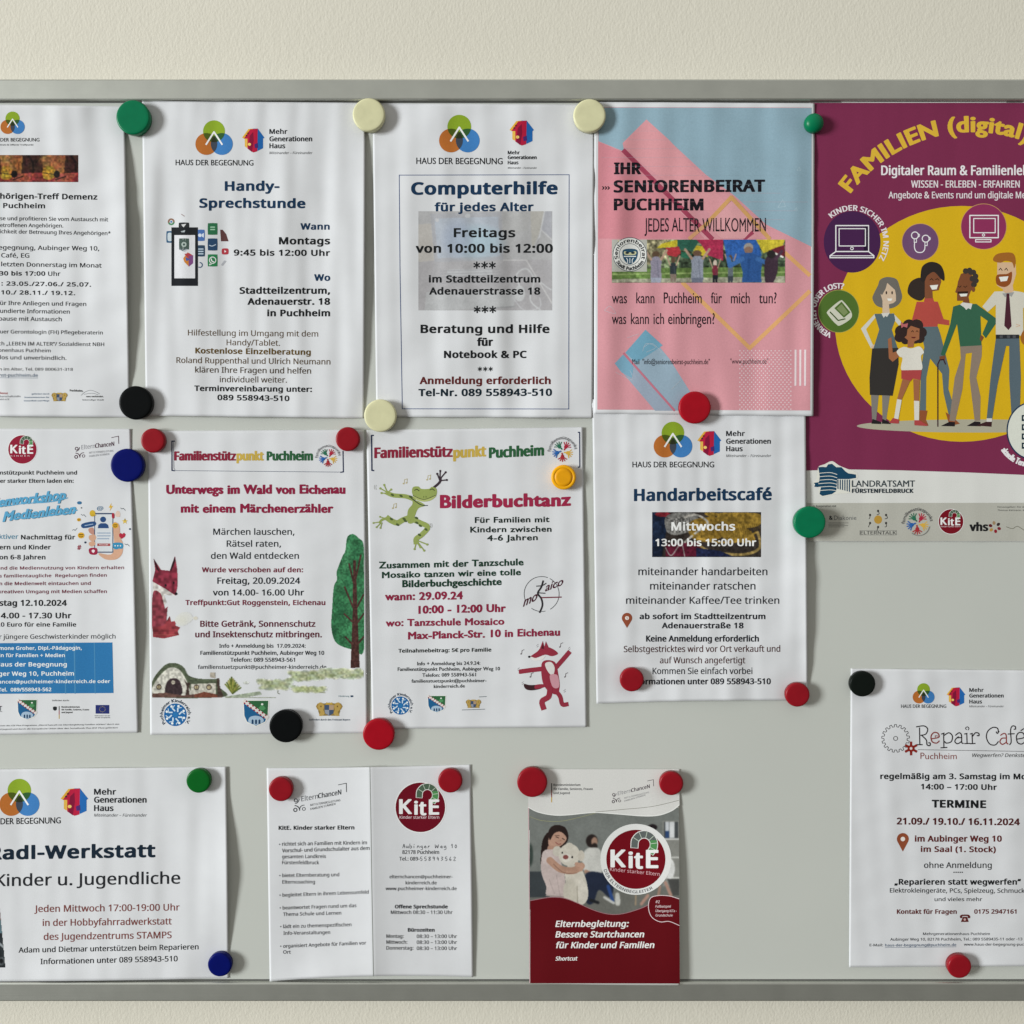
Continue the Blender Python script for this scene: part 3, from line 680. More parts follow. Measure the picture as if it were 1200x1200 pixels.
def stars(y, x0, x1, r):
    for cx in np.linspace(x0, x1, 3):
        for k in range(3):
            a = math.pi / 3 * k + math.pi / 6; p.line([(cx - r * math.cos(a), y - r * math.sin(a)), (cx + r * math.cos(a), y + r * math.sin(a))], r * .42, BLK, 'lettering')
stars(92, 572, 653, 17); stars(323, 574, 655, 17); stars(633, 588, 644, 11)
for a in (('im Stadtteilzentrum', 322, 903, 183, 38), ('Adenauerstrasse 18', 324, 903, 246, 38), ('Beratung und Hilfe', 279, 951, 446, 44), ('für', 573, 657, 513, 42), ('Notebook & PC', 401, 832, 576, 38)): p.t(*a, BLK, .11)
p.t('Anmeldung erforderlich', 274, 957, 712, 38, '5c2424', .11); p.t('Tel-Nr. 089 558943-510', 268, 964, 775, 38, '14242e', .11, y1=773)

D = Paper('poster', 'pink and light blue senior council poster with yellow zigzag lines and a parachute photo', 'poster',
          [(696.5, 119.5), (954.5, 121), (953, 487.5), (696, 484.5)], 1.6, bumps=[(956, 400, 24, 60, 2.2), (900, 487, 50, 16, 1.6), (800, 300, 70, 130, .8)],
          ripple=(0.55, 31), pins=[(691, 135, 34), (956, 142, 26), (814, 477, 30)])
p = D.z(); PK = 'printed_background'
BG = [(701, 125.5), (951, 126), (949.5, 481), (700, 480)]
p.poly(BG, 'cd9199', PK)
p.z(690, 90, 4.4444)
p.poly([(50, 160), (1160, 162), (1160, 885), (925, 770), (760, 620), (610, 510), (300, 222), (176, 345), (185, 390), (50, 335)], '8ba6b4', PK)
p.poly([(300, 222), (176, 345), (250, 430), (800, 842), (950, 842), (925, 775), (720, 660), (420, 330)], 'd2949a', PK)
p.poly([(50, 338), (185, 395), (420, 640), (600, 842), (50, 842)], 'c9838d', PK)
p.line([(182, 385), (640, 842)], 24, '9c4258', 'diagonal_stripe#1'); p.line([(810, 842), (850, 812)], 22, '9c4258', 'diagonal_stripe#2')
p.poly([(742, 648), (620, 770), (690, 842), (810, 842), (850, 800), (925, 775)], 'd29a9e', PK)
p.line([(590, 790), (742, 628), (940, 842)], 21, 'c99a62', 'zigzag_line#1'); p.line([(590, 785), (525, 842)], 20, 'cf9a72', 'zigzag_line#2')
p.line([(600, 800), (640, 842)], 22, '9c4258', 'diagonal_stripe#3')
for a in (('IHR', 131, 272, 508, 62, .108, 0), ('SENIORENBEIRAT', 129, 918, 603, 64, .108, -4), ('PUCHHEIM', 130, 597, 696, 62, .108, 0)): p.t(a[0], a[1], a[2], a[3], a[4], '1c1a20', a[5], part='heading', y1=a[3] + a[6])
for k in range(3): p.poly([(68 + 14 * k, 570), (74 + 14 * k, 570), (83 + 14 * k, 579), (74 + 14 * k, 588), (68 + 14 * k, 588), (74 + 14 * k, 579)], '1c1a20', 'heading')
p.t('JEDES ALTER WILLKOMMEN', 290, 922, 806, 70, '1e1a20', .035, f='B', part='hand_lettering', wob=.02)
p.z(690, 290, 4.4444)
p.poly([(295, 428), (190, 548), (425, 850), (590, 850), (420, 580)], '93a8b8', PK); p.poly([(295, 428), (190, 548), (250, 600), (385, 510)], '6f9fb6', PK)
p.poly([(180, 556), (135, 604), (345, 850), (440, 850)], '96a3b4', PK); p.poly([(180, 556), (135, 604), (170, 650), (225, 680), (232, 620)], '78a2b8', PK)
p.line([(182, 552), (445, 848)], 11, 'bd7384', 'diagonal_stripe#4')
p.line([(490, 185), (838, 524), (1148, 230)], 21, 'd6a26c', 'zigzag_line#3'); p.line([(1024, 30), (1148, 143)], 21, 'd6a26c', 'zigzag_line#4')
R = Ras(120, -41, 1022, 183, 330, 84, '6c7a58')
R.poly([(120, -41), (420, -41), (400, 60), (320, 90), (120, 100)], '7a7458'); R.poly([(470, 20), (1022, 0), (1022, 110), (470, 110)], '3c4a38')
R.noise(.5, 22); R.noise(.4, 9)
R.poly([(120, 110), (1022, 100), (1022, 183), (120, 183)], '5f7a3e'); R.line([(120, 140), (1022, 128)], 8, '8aa060'); R.poly([(120, 165), (1022, 150), (1022, 183), (120, 183)], '9a9a84'); R.noise(.2, 15)
R.poly([(350, 5), (380, -20), (460, -41), (470, -5), (400, 0)], 'b8a828'); R.poly([(460, -41), (580, -41), (540, 20), (460, 10)], '2c5c4c'); R.poly([(400, 2), (470, -5), (480, 30), (455, 50), (410, 40)], 'a83038')
R.poly([(540, 30), (560, -10), (610, -5), (620, 50)], 'c0aa2a'); R.poly([(560, -41), (700, -41), (700, 70), (620, 40), (590, -10)], 'a82c4c'); R.poly([(700, -41), (880, -41), (900, 40), (880, 85), (720, 65)], '2c5ca8')
R.poly([(870, -41), (1022, -41), (1010, -10), (960, 10), (910, 30)], 'c2b02e'); R.poly([(950, 10), (1022, -15), (1022, 50), (990, 40)], '6a2430'); R.line([(930, 60), (960, 25), (1010, 50)], 10, 'dcdcd0')
R.poly([(480, 20), (540, 35), (520, 60), (480, 50)], '2c6a50'); R.noise(.12, 10)
def kid(cx, top, bot, w_, shirt, leg, head='5a4636', arms=True):
    R.ell(cx, top + 16, w_ * .3, 17, head); R.poly([(cx - w_ * .16, top + 28), (cx + w_ * .16, top + 28), (cx + w_ * .46, top + 42), (cx + w_ * .4, top + 80), (cx + w_ * .44, bot - 34), (cx - w_ * .44, bot - 34), (cx - w_ * .4, top + 80), (cx - w_ * .46, top + 42)], shirt); R.line([(cx + w_ * .1, top + 50), (cx + w_ * .2, bot - 45)], w_ * .12, '5c6070', .35)
    R.poly([(cx - w_ * .42, bot - 42), (cx + w_ * .42, bot - 42), (cx + w_ * .34, bot), (cx + 3, bot), (cx, bot - 25), (cx - 3, bot), (cx - w_ * .34, bot)], leg)
    if arms: R.line([(cx - w_ * .4, top + 42), (cx - w_ * .85, top - 5)], w_ * .18, 'a88a76'); R.line([(cx + w_ * .4, top + 42), (cx + w_ * .85, top - 5)], w_ * .18, 'a88a76')
kid(350, 20, 200, 66, '8a8496', '9a9eb0'); kid(440, 50, 180, 40, '2c3438', '7a6a60'); kid(565, 15, 200, 74, '8c92a2', '6c7284', '6a5040'); kid(658, 65, 186, 34, '7c2c3c', '22242c', 'c8b8a8'); kid(738, 40, 190, 34, '606a70', '3a4048')
R.ell(832, 2, 25, 26, '98908a'); R.ell(832, 14, 22, 18, '8c6c5c'); R.poly([(815, 28), (852, 28), (892, 44), (904, 80), (896, 130), (900, 183), (798, 183), (802, 130), (786, 70), (792, 42)], '2c5594'); R.line([(835, 60), (828, 170)], 14, '23467e', .5); R.line([(800, 60), (735, 95), (728, 60)], 24, '3a68a8'); R.line([(880, 60), (925, 80)], 24, '3a68a8')
R.smooth([(920, 60), (975, 40), (985, 110), (960, 183), (920, 183)], '3c2c38'); R.ell(950, 35, 22, 22, '2a2626'); R.line([(975, 60), (1005, 20)], 16, '4c3444')
R.blur(1); R.noise(.08, 5); R.A = np.clip(R.A * 1.08, 0, 1); p.ras(R, 'photo')
p.poly([(120, -41), (303, -41), (303, 126), (120, 126)], 'aaaaa2', 'round_emblem')
p.ell(214, 36, 90, 88, 'd6d6d2', 'round_emblem', 40); p.ring(214, 36, 88, 3, '35404a', 'round_emblem'); p.ring(214, 36, 56, 2.5, '35404a', 'round_emblem')
p.t('Seniorenbeirat', 0, 0, 0, 19, '22262c', .1, part='round_emblem', arc=(214, 36, 63, 160, 380)); p.t('Stadt Puchheim', 0, 0, 0, 19, '22262c', .1, part='round_emblem', arc=(214, 36, 83, 152, 28))
p.smooth([(180, 12), (250, 12), (248, 60), (214, 88), (182, 60)], '2c5068', 'round_emblem'); p.smooth([(186, 20), (214, 26), (244, 20), (244, 36), (214, 40), (186, 36)], 'c4c49c', 'round_emblem')
p.ell(200, 28, 10, 6, '22303a', 'round_emblem', 12); p.ell(230, 28, 10, 6, '22303a', 'round_emblem', 12)
for k in (-1, 0, 1): p.line([(214 + 12 * k, 80), (214 + 12 * k, 64), (214 + 18 * k, 56)], 4, 'dfe4e6', 'round_emblem')
p.rect(182, 44, 246, 49, 'dfe4e6', 'round_emblem')
for s_, x0, x1 in (('was', 120, 199), ('kann', 247, 342), ('Puchheim', 390, 588), ('für', 636, 693), ('mich', 740, 838), ('tun?', 886, 978)): p.t(s_, x0, x1, 291, 57, '201a20', .04, f='B')
for s_, x0, x1 in (('was', 120, 195), ('kann', 219, 313), ('ich', 337, 392), ('einbringen?', 413, 656)): p.t(s_, x0, x1, 399, 57, '201a20', .04, f='B')
p.t('Mail  "info@seniorenbeirat-puchheim.de"', 226, 630, 608, 27, '241e26', .03, f='B')
for r in range(27):
    for c in range(14):
        x, y = 787 + c * 20.4 + (10.2 if r % 2 else 0), 538 + r * 11.7
        if x < 1062: p.ell(x, y, 3.9, 3.9, 'dcc6ca', 'dot_pattern', 6)
p.t('"www.puchheim.de"', 737, 934, 606, 27, '241e26', .03, f='B', part='web_address')
for k in range(3): p.poly([(1072 + 25 * k, 532), (1082 + 25 * k, 532), (1081 + 25 * k, 720), (1071 + 25 * k, 720)], 'dccdd0', 'white_stripe#%d' % k)
# scratch marks in the print
for L in ([(80, 330), (110, 305), (140, 345), (85, 330)], [(285, 520), (330, 500), (380, 545)], [(140, 650), (225, 690), (215, 640)], [(200, 470), (260, 450)], [(480, 690), (430, 740)], [(300, 545), (350, 520), (300, 500), (280, 540)]):
    p.line(L, 1.6, 'b6bcc4', 'print_scuffs', sm=True)
p.z(690, 90, 4.4444)
for L in ([(985, 680), (1010, 640), (1025, 675), (985, 680)], [(1085, 488), (1095, 470), (1104, 488), (1085, 488)], [(1070, 695), (1082, 682), (1086, 698), (1072, 698)]): p.line(L, 1.8, 'a8bcc6', 'print_scuffs')
for k in range(14): p.line([(60 + (k * 37) % 90, 190 + k * 46), (1150 - (k * 61) % 200, 192 + k * 46)], 0.55, '9ab0bc' if k < 9 else 'd09ca4', 'print_scuffs')
# ------------------------------------------------------------------ tall purple poster
Epo = Paper('poster', 'tall purple poster with a drawn family on a yellow circle at the right picture edge', 'poster',
          [(949, 119.3), (1330, 119.5), (1318, 635), (943.5, 634.5)], 0.35, bumps=[(1000, 636, 60, 16, 1.2), (1180, 380, 120, 160, 1.2), (1060, 119, 60, 14, .8)],
          ripple=(0.12, 41), pins=[(956, 142, 26), (949, 612, 30)], gloss=True)
p = Epo.z(); PU = 'printed_background'
p.poly([(949.5, 120.5), (1329, 120.5), (1321, 563), (1270, 560), (1200, 556.5), (1130, 553.5), (1050, 551), (990, 550), (942.5, 551.5)], '782c4c', PU)
p.poly([(943, 589.5), (1319, 589), (1317.5, 634), (944.3, 633.8)], 'b0afa6', PU)
p.ell(1127, 379.5, 148.5, 138.2, 'd2aa1c', 'yellow_circle', 72)
p.z(930, 90, 4.4444)
p.t('FAMILIEN (digital)', 0, 0, 0, 86, 'd6ae3a', .1, f='B', part='heading', arc=(933, 1080, 791, 216.6, 291))
for a in (('Digitaler Raum & Familienl', 456, 1190, 512, 52, .085, 'eben'), ('Angebote & Events rund um digitale Me', 494, 1200, 633, 37, .04, 'dien')):
    pass
p.t('Digitaler Raum & Familienleben', 456, 1290, 512, 50, 'e6dfe2', .07, part='subheading#1'); p.t('WISSEN - ERLEBEN - ERFAHREN', 612, 1178, 577, 37, 'ded6da', .06, part='subheading#2')
p.t('Angebote & Events rund um digitale Medien', 494, 1286, 633, 35, 'ded6da', .055, part='subheading')
def disc(cx, cy, r, c): p.ell(cx, cy, r + 3, r + 3, 'c2955c', 'icon_disc#%d' % cx, 48); p.ell(cx, cy, r, r, c, 'icon_disc#%d' % cx, 48)
p.ell(305, 860, 148, 160, '44214a', 'icon_disc#a', 60); disc(660, 860, 94, '6c4a6c'); disc(990, 780, 117, '8a3058')
W_ = 'e6e2e4'; IC = 'laptop_icon'
p.line([(220, 775), (390, 775), (390, 910), (220, 910), (220, 775)], 6, W_, IC); p.rect(366, 780, 388, 905, '251430', IC); p.line([(237, 791), (374, 791), (374, 881), (237, 881), (237, 791)], 5, W_, IC)
p.ring(304, 894, 7, 4, W_, IC); p.line([(220, 910), (190, 932), (190, 942), (418, 942), (418, 932), (390, 910)], 6, W_, IC); p.line([(190, 932), (418, 932)], 4, W_, IC)
IC = 'screen_icon'; p.line([(918, 722), (1066, 722), (1066, 838), (918, 838), (918, 722)], 6, W_, IC); p.line([(938, 738), (1050, 738), (1050, 812), (938, 812), (938, 738)], 5, W_, IC); p.ring(989, 824, 6, 4, W_, IC); p.line([(948, 848), (1028, 848), (1028, 860), (948, 860), (948, 848)], 5, W_, IC)
IC = 'earphones_icon'
for x, y in ((632, 826), (688, 843)): p.ring(x, y, 18, 5, W_, IC); p.ring(x + 16, y, 8, 4, W_, IC, -90, 90); p.line([(x - 4, y + 16), (x - 4, y + 36), (x + 8, y + 36), (x + 8, y + 16)], 4, W_, IC)
p.line([(630, 862), (630, 892), (642, 912), (668, 914), (682, 900), (684, 880)], 5, W_, IC, sm=True)
p.t('KINDER SICHER IM NETZ', 0, 0, 0, 29, 'e0d8dc', .08, part='disc_lettering#1', arc=(305, 860, 163, 229, 392))
p.z(930, 290, 4.4444)
p.ell(235, 332, 107, 112, '9a9a50', 'icon_disc#b', 50); p.ell(235, 332, 104, 109, '4e6a2c', 'icon_disc#b', 50)
p.t('VERNETZT ODER LOST?', 0, 0, 0, 29, 'e0d8dc', .08, part='disc_lettering#2', arc=(235, 332, 118, 108, 282))
IC = 'bracelet_icon'; p.smooth([(178, 330), (240, 278), (262, 284), (300, 335), (298, 370), (245, 405), (222, 400), (180, 352)], 'c9c9b8', IC); p.poly([(212, 316), (250, 282), (296, 338), (262, 366)], '4e6a2c', IC)
p.poly([(224, 318), (250, 294), (284, 338), (262, 356)], '7c8c5c', IC); p.line([(190, 336), (232, 380), (268, 372)], 6, '3c5222', IC)
# the drawn family, sub-coordinates of their own
p.z(1000, 240, 4.4444)
p.ell(640, 1152, 622, 34, 'a9a592', 'ground_shadow', 60)
F1 = 'drawn_grandmother'
p.smooth([(100, 490), (108, 460), (128, 420), (140, 390), (178, 376), (225, 388), (242, 430), (254, 480), (235, 520), (190, 540), (125, 528)], '6c6862', F1)
p.poly([(140, 458), (160, 440), (175, 405), (222, 448), (222, 500), (208, 512), (185, 518), (190, 570), (152, 570), (152, 500)], 'cdb59c', F1)
p.poly([(150, 470), (168, 438), (178, 400), (216, 440), (222, 470), (232, 440), (220, 395), (178, 380), (140, 400), (138, 460)], '6c6862', F1)
for x in (172, 202): p.ell(x, 458, 4, 9, '2c2420', F1, 10)
p.poly([(176, 488), (203, 488), (198, 500), (182, 500)], 'ece4dc', F1)
p.poly([(110, 570), (125, 575), (66, 648), (104, 735), (92, 748), (40, 645)], 'c9c8c0', F1); p.poly([(205, 562), (250, 610), (240, 632), (205, 590)], 'c9c8c0', F1)
p.poly([(92, 735), (122, 722), (118, 745), (100, 756)], 'cdb59c', F1)
p.poly([(110, 568), (212, 566), (218, 600), (200, 650), (230, 745), (104, 750), (135, 650)], '56666c', F1)
p.poly([(145, 565), (190, 562), (175, 585), (168, 578), (158, 588)], 'd0cdc6', F1)
p.poly([(98, 748), (234, 745), (236, 830), (205, 995), (86, 990), (84, 900)], '33302e', F1)
p.poly([(92, 990), (132, 992), (118, 1130), (98, 1128)], '7c7872', F1); p.poly([(150, 992), (190, 994), (170, 1128), (152, 1128)], '7c7872', F1)
p.poly([(94, 1140), (100, 1115), (145, 1132), (145, 1142)], '221e22', F1); p.poly([(148, 1140), (152, 1115), (194, 1134), (194, 1142)], '221e22', F1)
F2 = 'drawn_mother'
p.smooth([(282, 450), (300, 400), (350, 380), (380, 420), (372, 480), (345, 500), (300, 480)], '332a26', F2)
p.poly([(372, 390), (372, 500), (415, 500), (412, 450), (445, 445), (458, 400), (452, 360), (420, 345), (378, 370)], '7c4c34', F2)
p.smooth([(350, 370), (360, 320), (402, 297), (450, 310), (472, 350), (474, 394), (455, 385), (420, 350), (385, 370), (370, 400), (352, 395)], '2c2624', F2)
p.poly([(398, 420), (442, 416), (434, 440), (410, 442)], 'ece4dc', F2); p.line([(398, 392), (408, 384), (416, 394)], 3, '20180f', F2); p.line([(428, 390), (438, 384), (446, 394)], 3, '20180f', F2)
p.poly([(370, 488), (415, 486), (420, 503), (440, 505), (470, 595), (500, 602), (500, 628), (440, 620), (438, 635), (345, 640), (350, 600), (335, 595), (340, 620), (300, 620), (330, 505), (368, 505)], 'ad4a42', F2)
p.poly([(345, 636), (440, 634), (455, 680), (480, 780), (500, 860), (495, 960), (520, 1040), (500, 1110), (470, 980), (462, 880), (400, 800), (380, 900), (378, 1080), (346, 1080), (352, 860), (370, 740)], '5a6a70', F2)
p.poly([(346, 1070), (386, 1072), (378, 1120), (392, 1150), (344, 1148)], '8c5030', F2); p.poly([(480, 1080), (506, 1096), (555, 1140), (520, 1148), (495, 1130)], '8c5030', F2)
F3 = 'drawn_girl'
for x, y, r in ((250, 660, 34), (240, 690, 26), (270, 705, 22), (290, 630, 34), (330, 630, 34), (355, 665, 28), (345, 695, 26), (300, 640, 40), (325, 705, 18)): p.ell(x, y, r, r, '332624', F3, 16)
p.poly([(278, 680), (282, 650), (300, 630), (345, 645), (343, 700), (318, 712), (312, 742), (282, 742), (284, 705), (266, 690)], '9c6444', F3)
p.line([(302, 662), (309, 655), (314, 663)], 3, '2c1c14', F3); p.line([(326, 662), (332, 655), (338, 663)], 3, '2c1c14', F3); p.poly([(300, 688), (328, 688), (318, 696), (306, 694)], '5c2020', F3)
p.poly([(248, 608), (262, 622), (285, 616), (280, 640), (262, 634), (250, 642)], 'b46468', F3)
p.poly([(180, 700), (198, 690), (205, 770), (235, 760), (245, 785), (205, 818), (185, 800)], '9c6444', F3)
p.smooth([(226, 762), (262, 740), (300, 748), (345, 738), (368, 768), (352, 790), (360, 850), (335, 868), (280, 868), (248, 855), (256, 800), (240, 790)], 'd8d4ca', F3)
p.poly([(250, 862), (356, 860), (350, 912), (308, 905), (298, 920), (250, 905)], 'a84444', F3)
p.poly([(256, 908), (296, 916), (250, 1018), (228, 1014)], '9c6444', F3); p.poly([(312, 908), (346, 912), (342, 1024), (316, 1022)], '9c6444', F3)
p.poly([(228, 1012), (252, 1016), (234, 1118), (212, 1114)], 'd2cfc6', F3); p.poly([(316, 1020), (344, 1022), (342, 1124), (318, 1124)], 'd2cfc6', F3)
p.poly([(186, 1136), (206, 1110), (238, 1118), (236, 1140)], 'a84444', F3); p.poly([(318, 1148), (318, 1122), (344, 1122), (386, 1146), (384, 1152)], 'a84444', F3)
F4 = 'drawn_grandfather'
p.poly([(540, 500), (540, 460), (530, 455), (542, 420), (545, 400), (560, 360), (600, 345), (628, 380), (628, 430), (612, 450), (600, 480), (608, 520), (568, 520), (572, 500)], '7a4a30', F4)
for x, y in ((585, 345), (605, 342), (625, 352), (636, 372), (638, 395), (628, 415), (612, 350), (620, 385)): p.ell(x, y, 15, 15, '3c3632', F4, 12)
p.ell(625, 440, 9, 14, '7a4a30', F4, 12); p.poly([(550, 462), (596, 460), (590, 476), (560, 478)], 'ece4dc', F4); p.poly([(542, 452), (598, 450), (596, 462), (546, 464)], '32201a', F4)
p.line([(545, 424), (554, 430), (562, 422)], 3, '20180f', F4); p.line([(574, 424), (583, 430), (592, 422)], 3, '20180f', F4)
p.poly([(520, 530), (560, 518), (640, 516), (680, 545), (755, 600), (690, 695), (672, 672), (700, 605), (662, 578), (668, 735), (556, 740), (540, 620), (475, 790), (455, 780), (505, 620)], '35604a', F4)
p.poly([(556, 520), (570, 508), (620, 515), (612, 545), (598, 538), (588, 548), (578, 535)], 'd2d0cc', F4)
p.poly([(664, 676), (680, 690), (668, 712), (658, 700)], '7a4a30', F4); p.poly([(448, 790), (480, 784), (478, 808), (450, 812)], '7a4a30', F4)
p.poly([(556, 738), (670, 732), (668, 790), (640, 900), (662, 1000), (660, 1125), (632, 1125), (605, 900), (618, 770), (585, 775), (568, 960), (530, 1128), (500, 1124), (528, 900), (560, 800)], '8a7a6c', F4)
p.poly([(455, 1152), (500, 1130), (530, 1132), (528, 1154)], '221c20', F4); p.poly([(590, 1152), (632, 1128), (662, 1130), (664, 1154)], '221c20', F4)
p.line([(440, 1154), (440, 830), (450, 808), (470, 806), (480, 830)], 6, '3a1c28', F4)
F5 = 'drawn_father'
p.poly([(750, 300), (748, 420), (780, 440), (778, 470), (838, 470), (830, 420), (848, 360), (845, 300)], 'cfae8e', F5)
p.smooth([(728, 290), (740, 262), (775, 250), (830, 252), (846, 290), (838, 330), (826, 300), (790, 292), (765, 302)], '9c6228', F5)
p.smooth([(745, 370), (760, 362), (800, 360), (826, 350), (820, 405), (790, 428), (752, 418), (742, 395)], '8c4c22', F5); p.poly([(758, 376), (808, 372), (800, 396), (768, 400)], 'ece4dc', F5)
p.line([(758, 340), (767, 330), (775, 342)], 3.5, '2c1c14', F5); p.line([(788, 340), (797, 330), (804, 342)], 3.5, '2c1c14', F5)
p.poly([(735, 452), (780, 450), (808, 470), (838, 448), (880, 455), (935, 475), (975, 620), (955, 640), (905, 520), (884, 540), (886, 690), (866, 680), (742, 678), (742, 520), (700, 558), (672, 530)], 'cdc9bc', F5)
p.poly([(776, 462), (806, 458), (838, 455), (824, 480), (808, 468), (790, 482)], '9a9a98', F5)
p.poly([(798, 462), (812, 462), (824, 632), (808, 652), (786, 630)], '4a2430', F5); p.rect(742, 676, 864, 698, '2a2c30', F5)
for x in (762, 800, 830): p.rect(x, 680, x + 16, 694, '4c4e52', F5)
p.poly([(742, 698), (864, 696), (872, 900), (866, 1110), (824, 1100), (812, 900), (812, 735), (795, 735), (750, 940), (722, 1120), (694, 1118), (715, 900)], '56656e', F5)
p.poly([(640, 1150), (690, 1130), (722, 1130), (720, 1156)], '3c2224', F5); p.rect(694, 1112, 722, 1130, 'd0cdc6', F5)
p.line([(846, 636), (868, 630)], 3, 'c9a488', F5); p.line([(848, 622), (868, 628)], 3, 'c9a488', F5); p.smooth([(870, 690), (900, 640), (940, 660), (930, 720), (890, 730)], '9c6228', F5)
# round badge at the right edge
p.z(930, 480, 4.4444)
p.ell(1240, 110, 131, 150, '1c3450', 'round_badge', 60); p.ell(1240, 110, 124, 143, 'd4d6cc', 'round_badge', 60)
for k, h_ in enumerate((22, 14, 20, 16)): p.rect(1188, 28 + k * 48, 1230, 60 + k * 48, '20343e', 'round_badge'); p.rect(1196, 36 + k * 48, 1230, 50 + k * 48, 'd4d6cc', 'round_badge')
p.t('aktuelle Termine', 0, 0, 0, 34, 'e6dfe2', .09, f='B', part='disc_lettering', arc=(1240, 110, 190, 148, 88))
# district office mark
LA = 'district_map_logo'
p.smooth([(98, 385), (120, 360), (128, 300), (160, 285), (200, 268), (235, 290), (270, 305), (330, 330), (330, 362), (300, 372), (300, 430), (220, 440), (150, 455), (130, 430), (130, 405)], 'd9d8cf', LA, 3)
p.poly([(132, 318), (128, 300), (150, 298), (170, 300), (180, 285), (200, 282), (222, 300), (250, 300), (268, 320), (285, 332), (325, 338), (326, 356), (290, 362), (228, 362), (222, 425), (200, 440), (150, 450), (135, 440), (142, 405), (108, 402), (112, 388), (102, 382), (132, 378), (136, 350)], '17415c', LA)
for k in range(6): p.line([(130, 332 + k * 18), (190, 328 + k * 18), (226, 338 + k * 17)], 3.2, 'd9d8cf', LA, sm=True)
for k in range(6): p.poly([(228 + k * 12, 366), (234 + k * 12, 364), (234 + k * 12, 414 + k * 3), (228 + k * 12, 412 + k * 3)], '17415c', LA)
p.t('LANDRATSAMT', 304, 632, 402, 33, '2c3a40', .05, f='B', part='logo_lettering', y1=402); p.t('FÜRSTENFELDBRUCK', 304, 624, 434, 22, '1c2a34', .11, part='logo_lettering')
p.t('in Kooperation mit', 100, 222, 508, 11, '3c3c3a', .06, part='sponsor_marks')
p.t('&', 185, 204, 574, 21, '2c2e32', .09, part='sponsor_marks'); p.t('Diakonie', 210, 327, 574, 22, '55575a', .03, part='sponsor_marks', f='B')
for k in range(4): p.line([(182, 590 + k * 7), (284 - 20 * (k % 2), 590 + k * 7)], 2, '50504e', 'sponsor_marks')
for k in range(6):
    a = math.radians(60 * k - 90); x, y = 440 + 48 * math.cos(a), 570 + 42 * math.sin(a)
    p.ell(x, y, 6, 7, '3c3a38', 'sponsor_marks', 10); p.line([(x, y), (x + 8 * math.cos(a + .8), y + 16 + 2 * math.sin(a)), (x - 6, y + 20)], 3.5, '3c3a38', 'sponsor_marks', sm=True)
p.ell(440, 573, 21, 22, 'b08a3a', 'sponsor_marks', 20)
p.t('ELTERNTALK', 348, 534, 650, 17, '50504e', .06, part='sponsor_marks'); p.line([(345, 630), (536, 630), (536, 653), (345, 653), (345, 630)], 1.6, '6a6a66', 'sponsor_marks')
hands_logo(p, 645, 592, 70); p.ring(652, 600, 56, 3, '7a7a78', 'hands_logo', 10, 130)
kite_logo(p, 820, 583, 64, col='74101f')
p.t('vhs', 916, 1014, 633, 45, '1c1c1e', .11, part='sponsor_marks')
for k, c in enumerate(('7a2430', '8a1c2c', 'b08a4a', '5a1c24', '9a8060', '34282a')):
    a = math.radians(k * 60 + 20); p.ell(1048 + 24 * math.cos(a), 612 + 22 * math.sin(a), 10, 8, c, 'sponsor_marks', 12, rot=a)
p.line([(1108, 610), (1140, 620), (1165, 608), (1200, 628)], 3, '6a685a', 'sponsor_marks', sm=True)
p.t('Herausgeber: Für den Landkreis', 1062, 1290, 511, 8, '3c3c3a', .06, part='sponsor_marks'); p.t('Thomas Karmasin, Münchner Str.', 1062, 1290, 528, 8, '3c3c3a', .06, part='sponsor_marks')

# ------------------------------------------------------------------ needlework cafe
Fh = Paper('flyer', 'needlework café flyer with a photo of wool, below the pink poster', 'flyer',
          [(694, 468), (944, 468), (946.5, 821), (699, 824.5)], 0.95, bumps=[(958, 700, 26, 90, 4.2), (694, 660, 16, 110, 1.2), (830, 826, 70, 16, 1.6)],
          ripple=(0.6, 52), pins=[(814, 477, 34), (740, 797, 28), (935, 814, 26)], bows=(0, 0, -1.5, 0))
p = Fh.z(690, 480, 4.4444)
rings_logo(p, 438, 162, 59); p.t('HAUS DER BEGEGNUNG', 227, 653, 301, 30, BLK, .05, f='B', part='logo_lettering')
house_logo(p, 565, 112, 690, 241); mgh(p, 715, 948, (138, 178, 217), 27, 247)
p.t('Handarbeitscafé', 235, 953, 477, 64, NAVY, .1, part='heading', y1=472)
R = Ras(330, 534, 897, 768, 215, 92, '3c3430')
R.poly([(330, 534), (420, 534), (400, 650), (380, 768), (330, 768)], '1c2840'); R.ell(350, 640, 50, 60, '20304c', .9, .3); R.ell(385, 545, 40, 14, '9c2834')
R.smooth([(400, 560), (470, 536), (560, 545), (560, 610), (480, 650), (410, 640)], '8a8884'); 
for k in range(16): R.line(catmull([(400 + k * 9, 560 + (k * 13) % 30), (440 + k * 6, 590 - (k * 7) % 30), (420 + k * 9, 640)], False), 4, 'b4b0ac' if k % 2 else '5a5856')
R.smooth([(520, 600), (560, 570), (660, 560), (700, 600), (700, 660), (600, 690), (530, 660)], 'a07c2c'); R.smooth([(670, 545), (760, 536), (890, 545), (892, 600), (800, 620), (700, 610)], 'b08c34')
R.smooth([(700, 610), (780, 600), (850, 640), (860, 690), (760, 690), (700, 670)], 'a88430'); R.smooth([(600, 540), (640, 534), (680, 545), (640, 560)], 'a88430')
for k in range(34):
    x = 520 + k * 11; R.line([(x, 590 + (k % 5) * 3), (x + 14, 640 + (k % 3) * 14)], 3.4, '6c5018', .65)
for k in range(26): R.line([(680 + k * 8, 545), (688 + k * 8, 562), (680 + k * 8, 580), (690 + k * 8, 600)], 2.8, '74561c', .6)
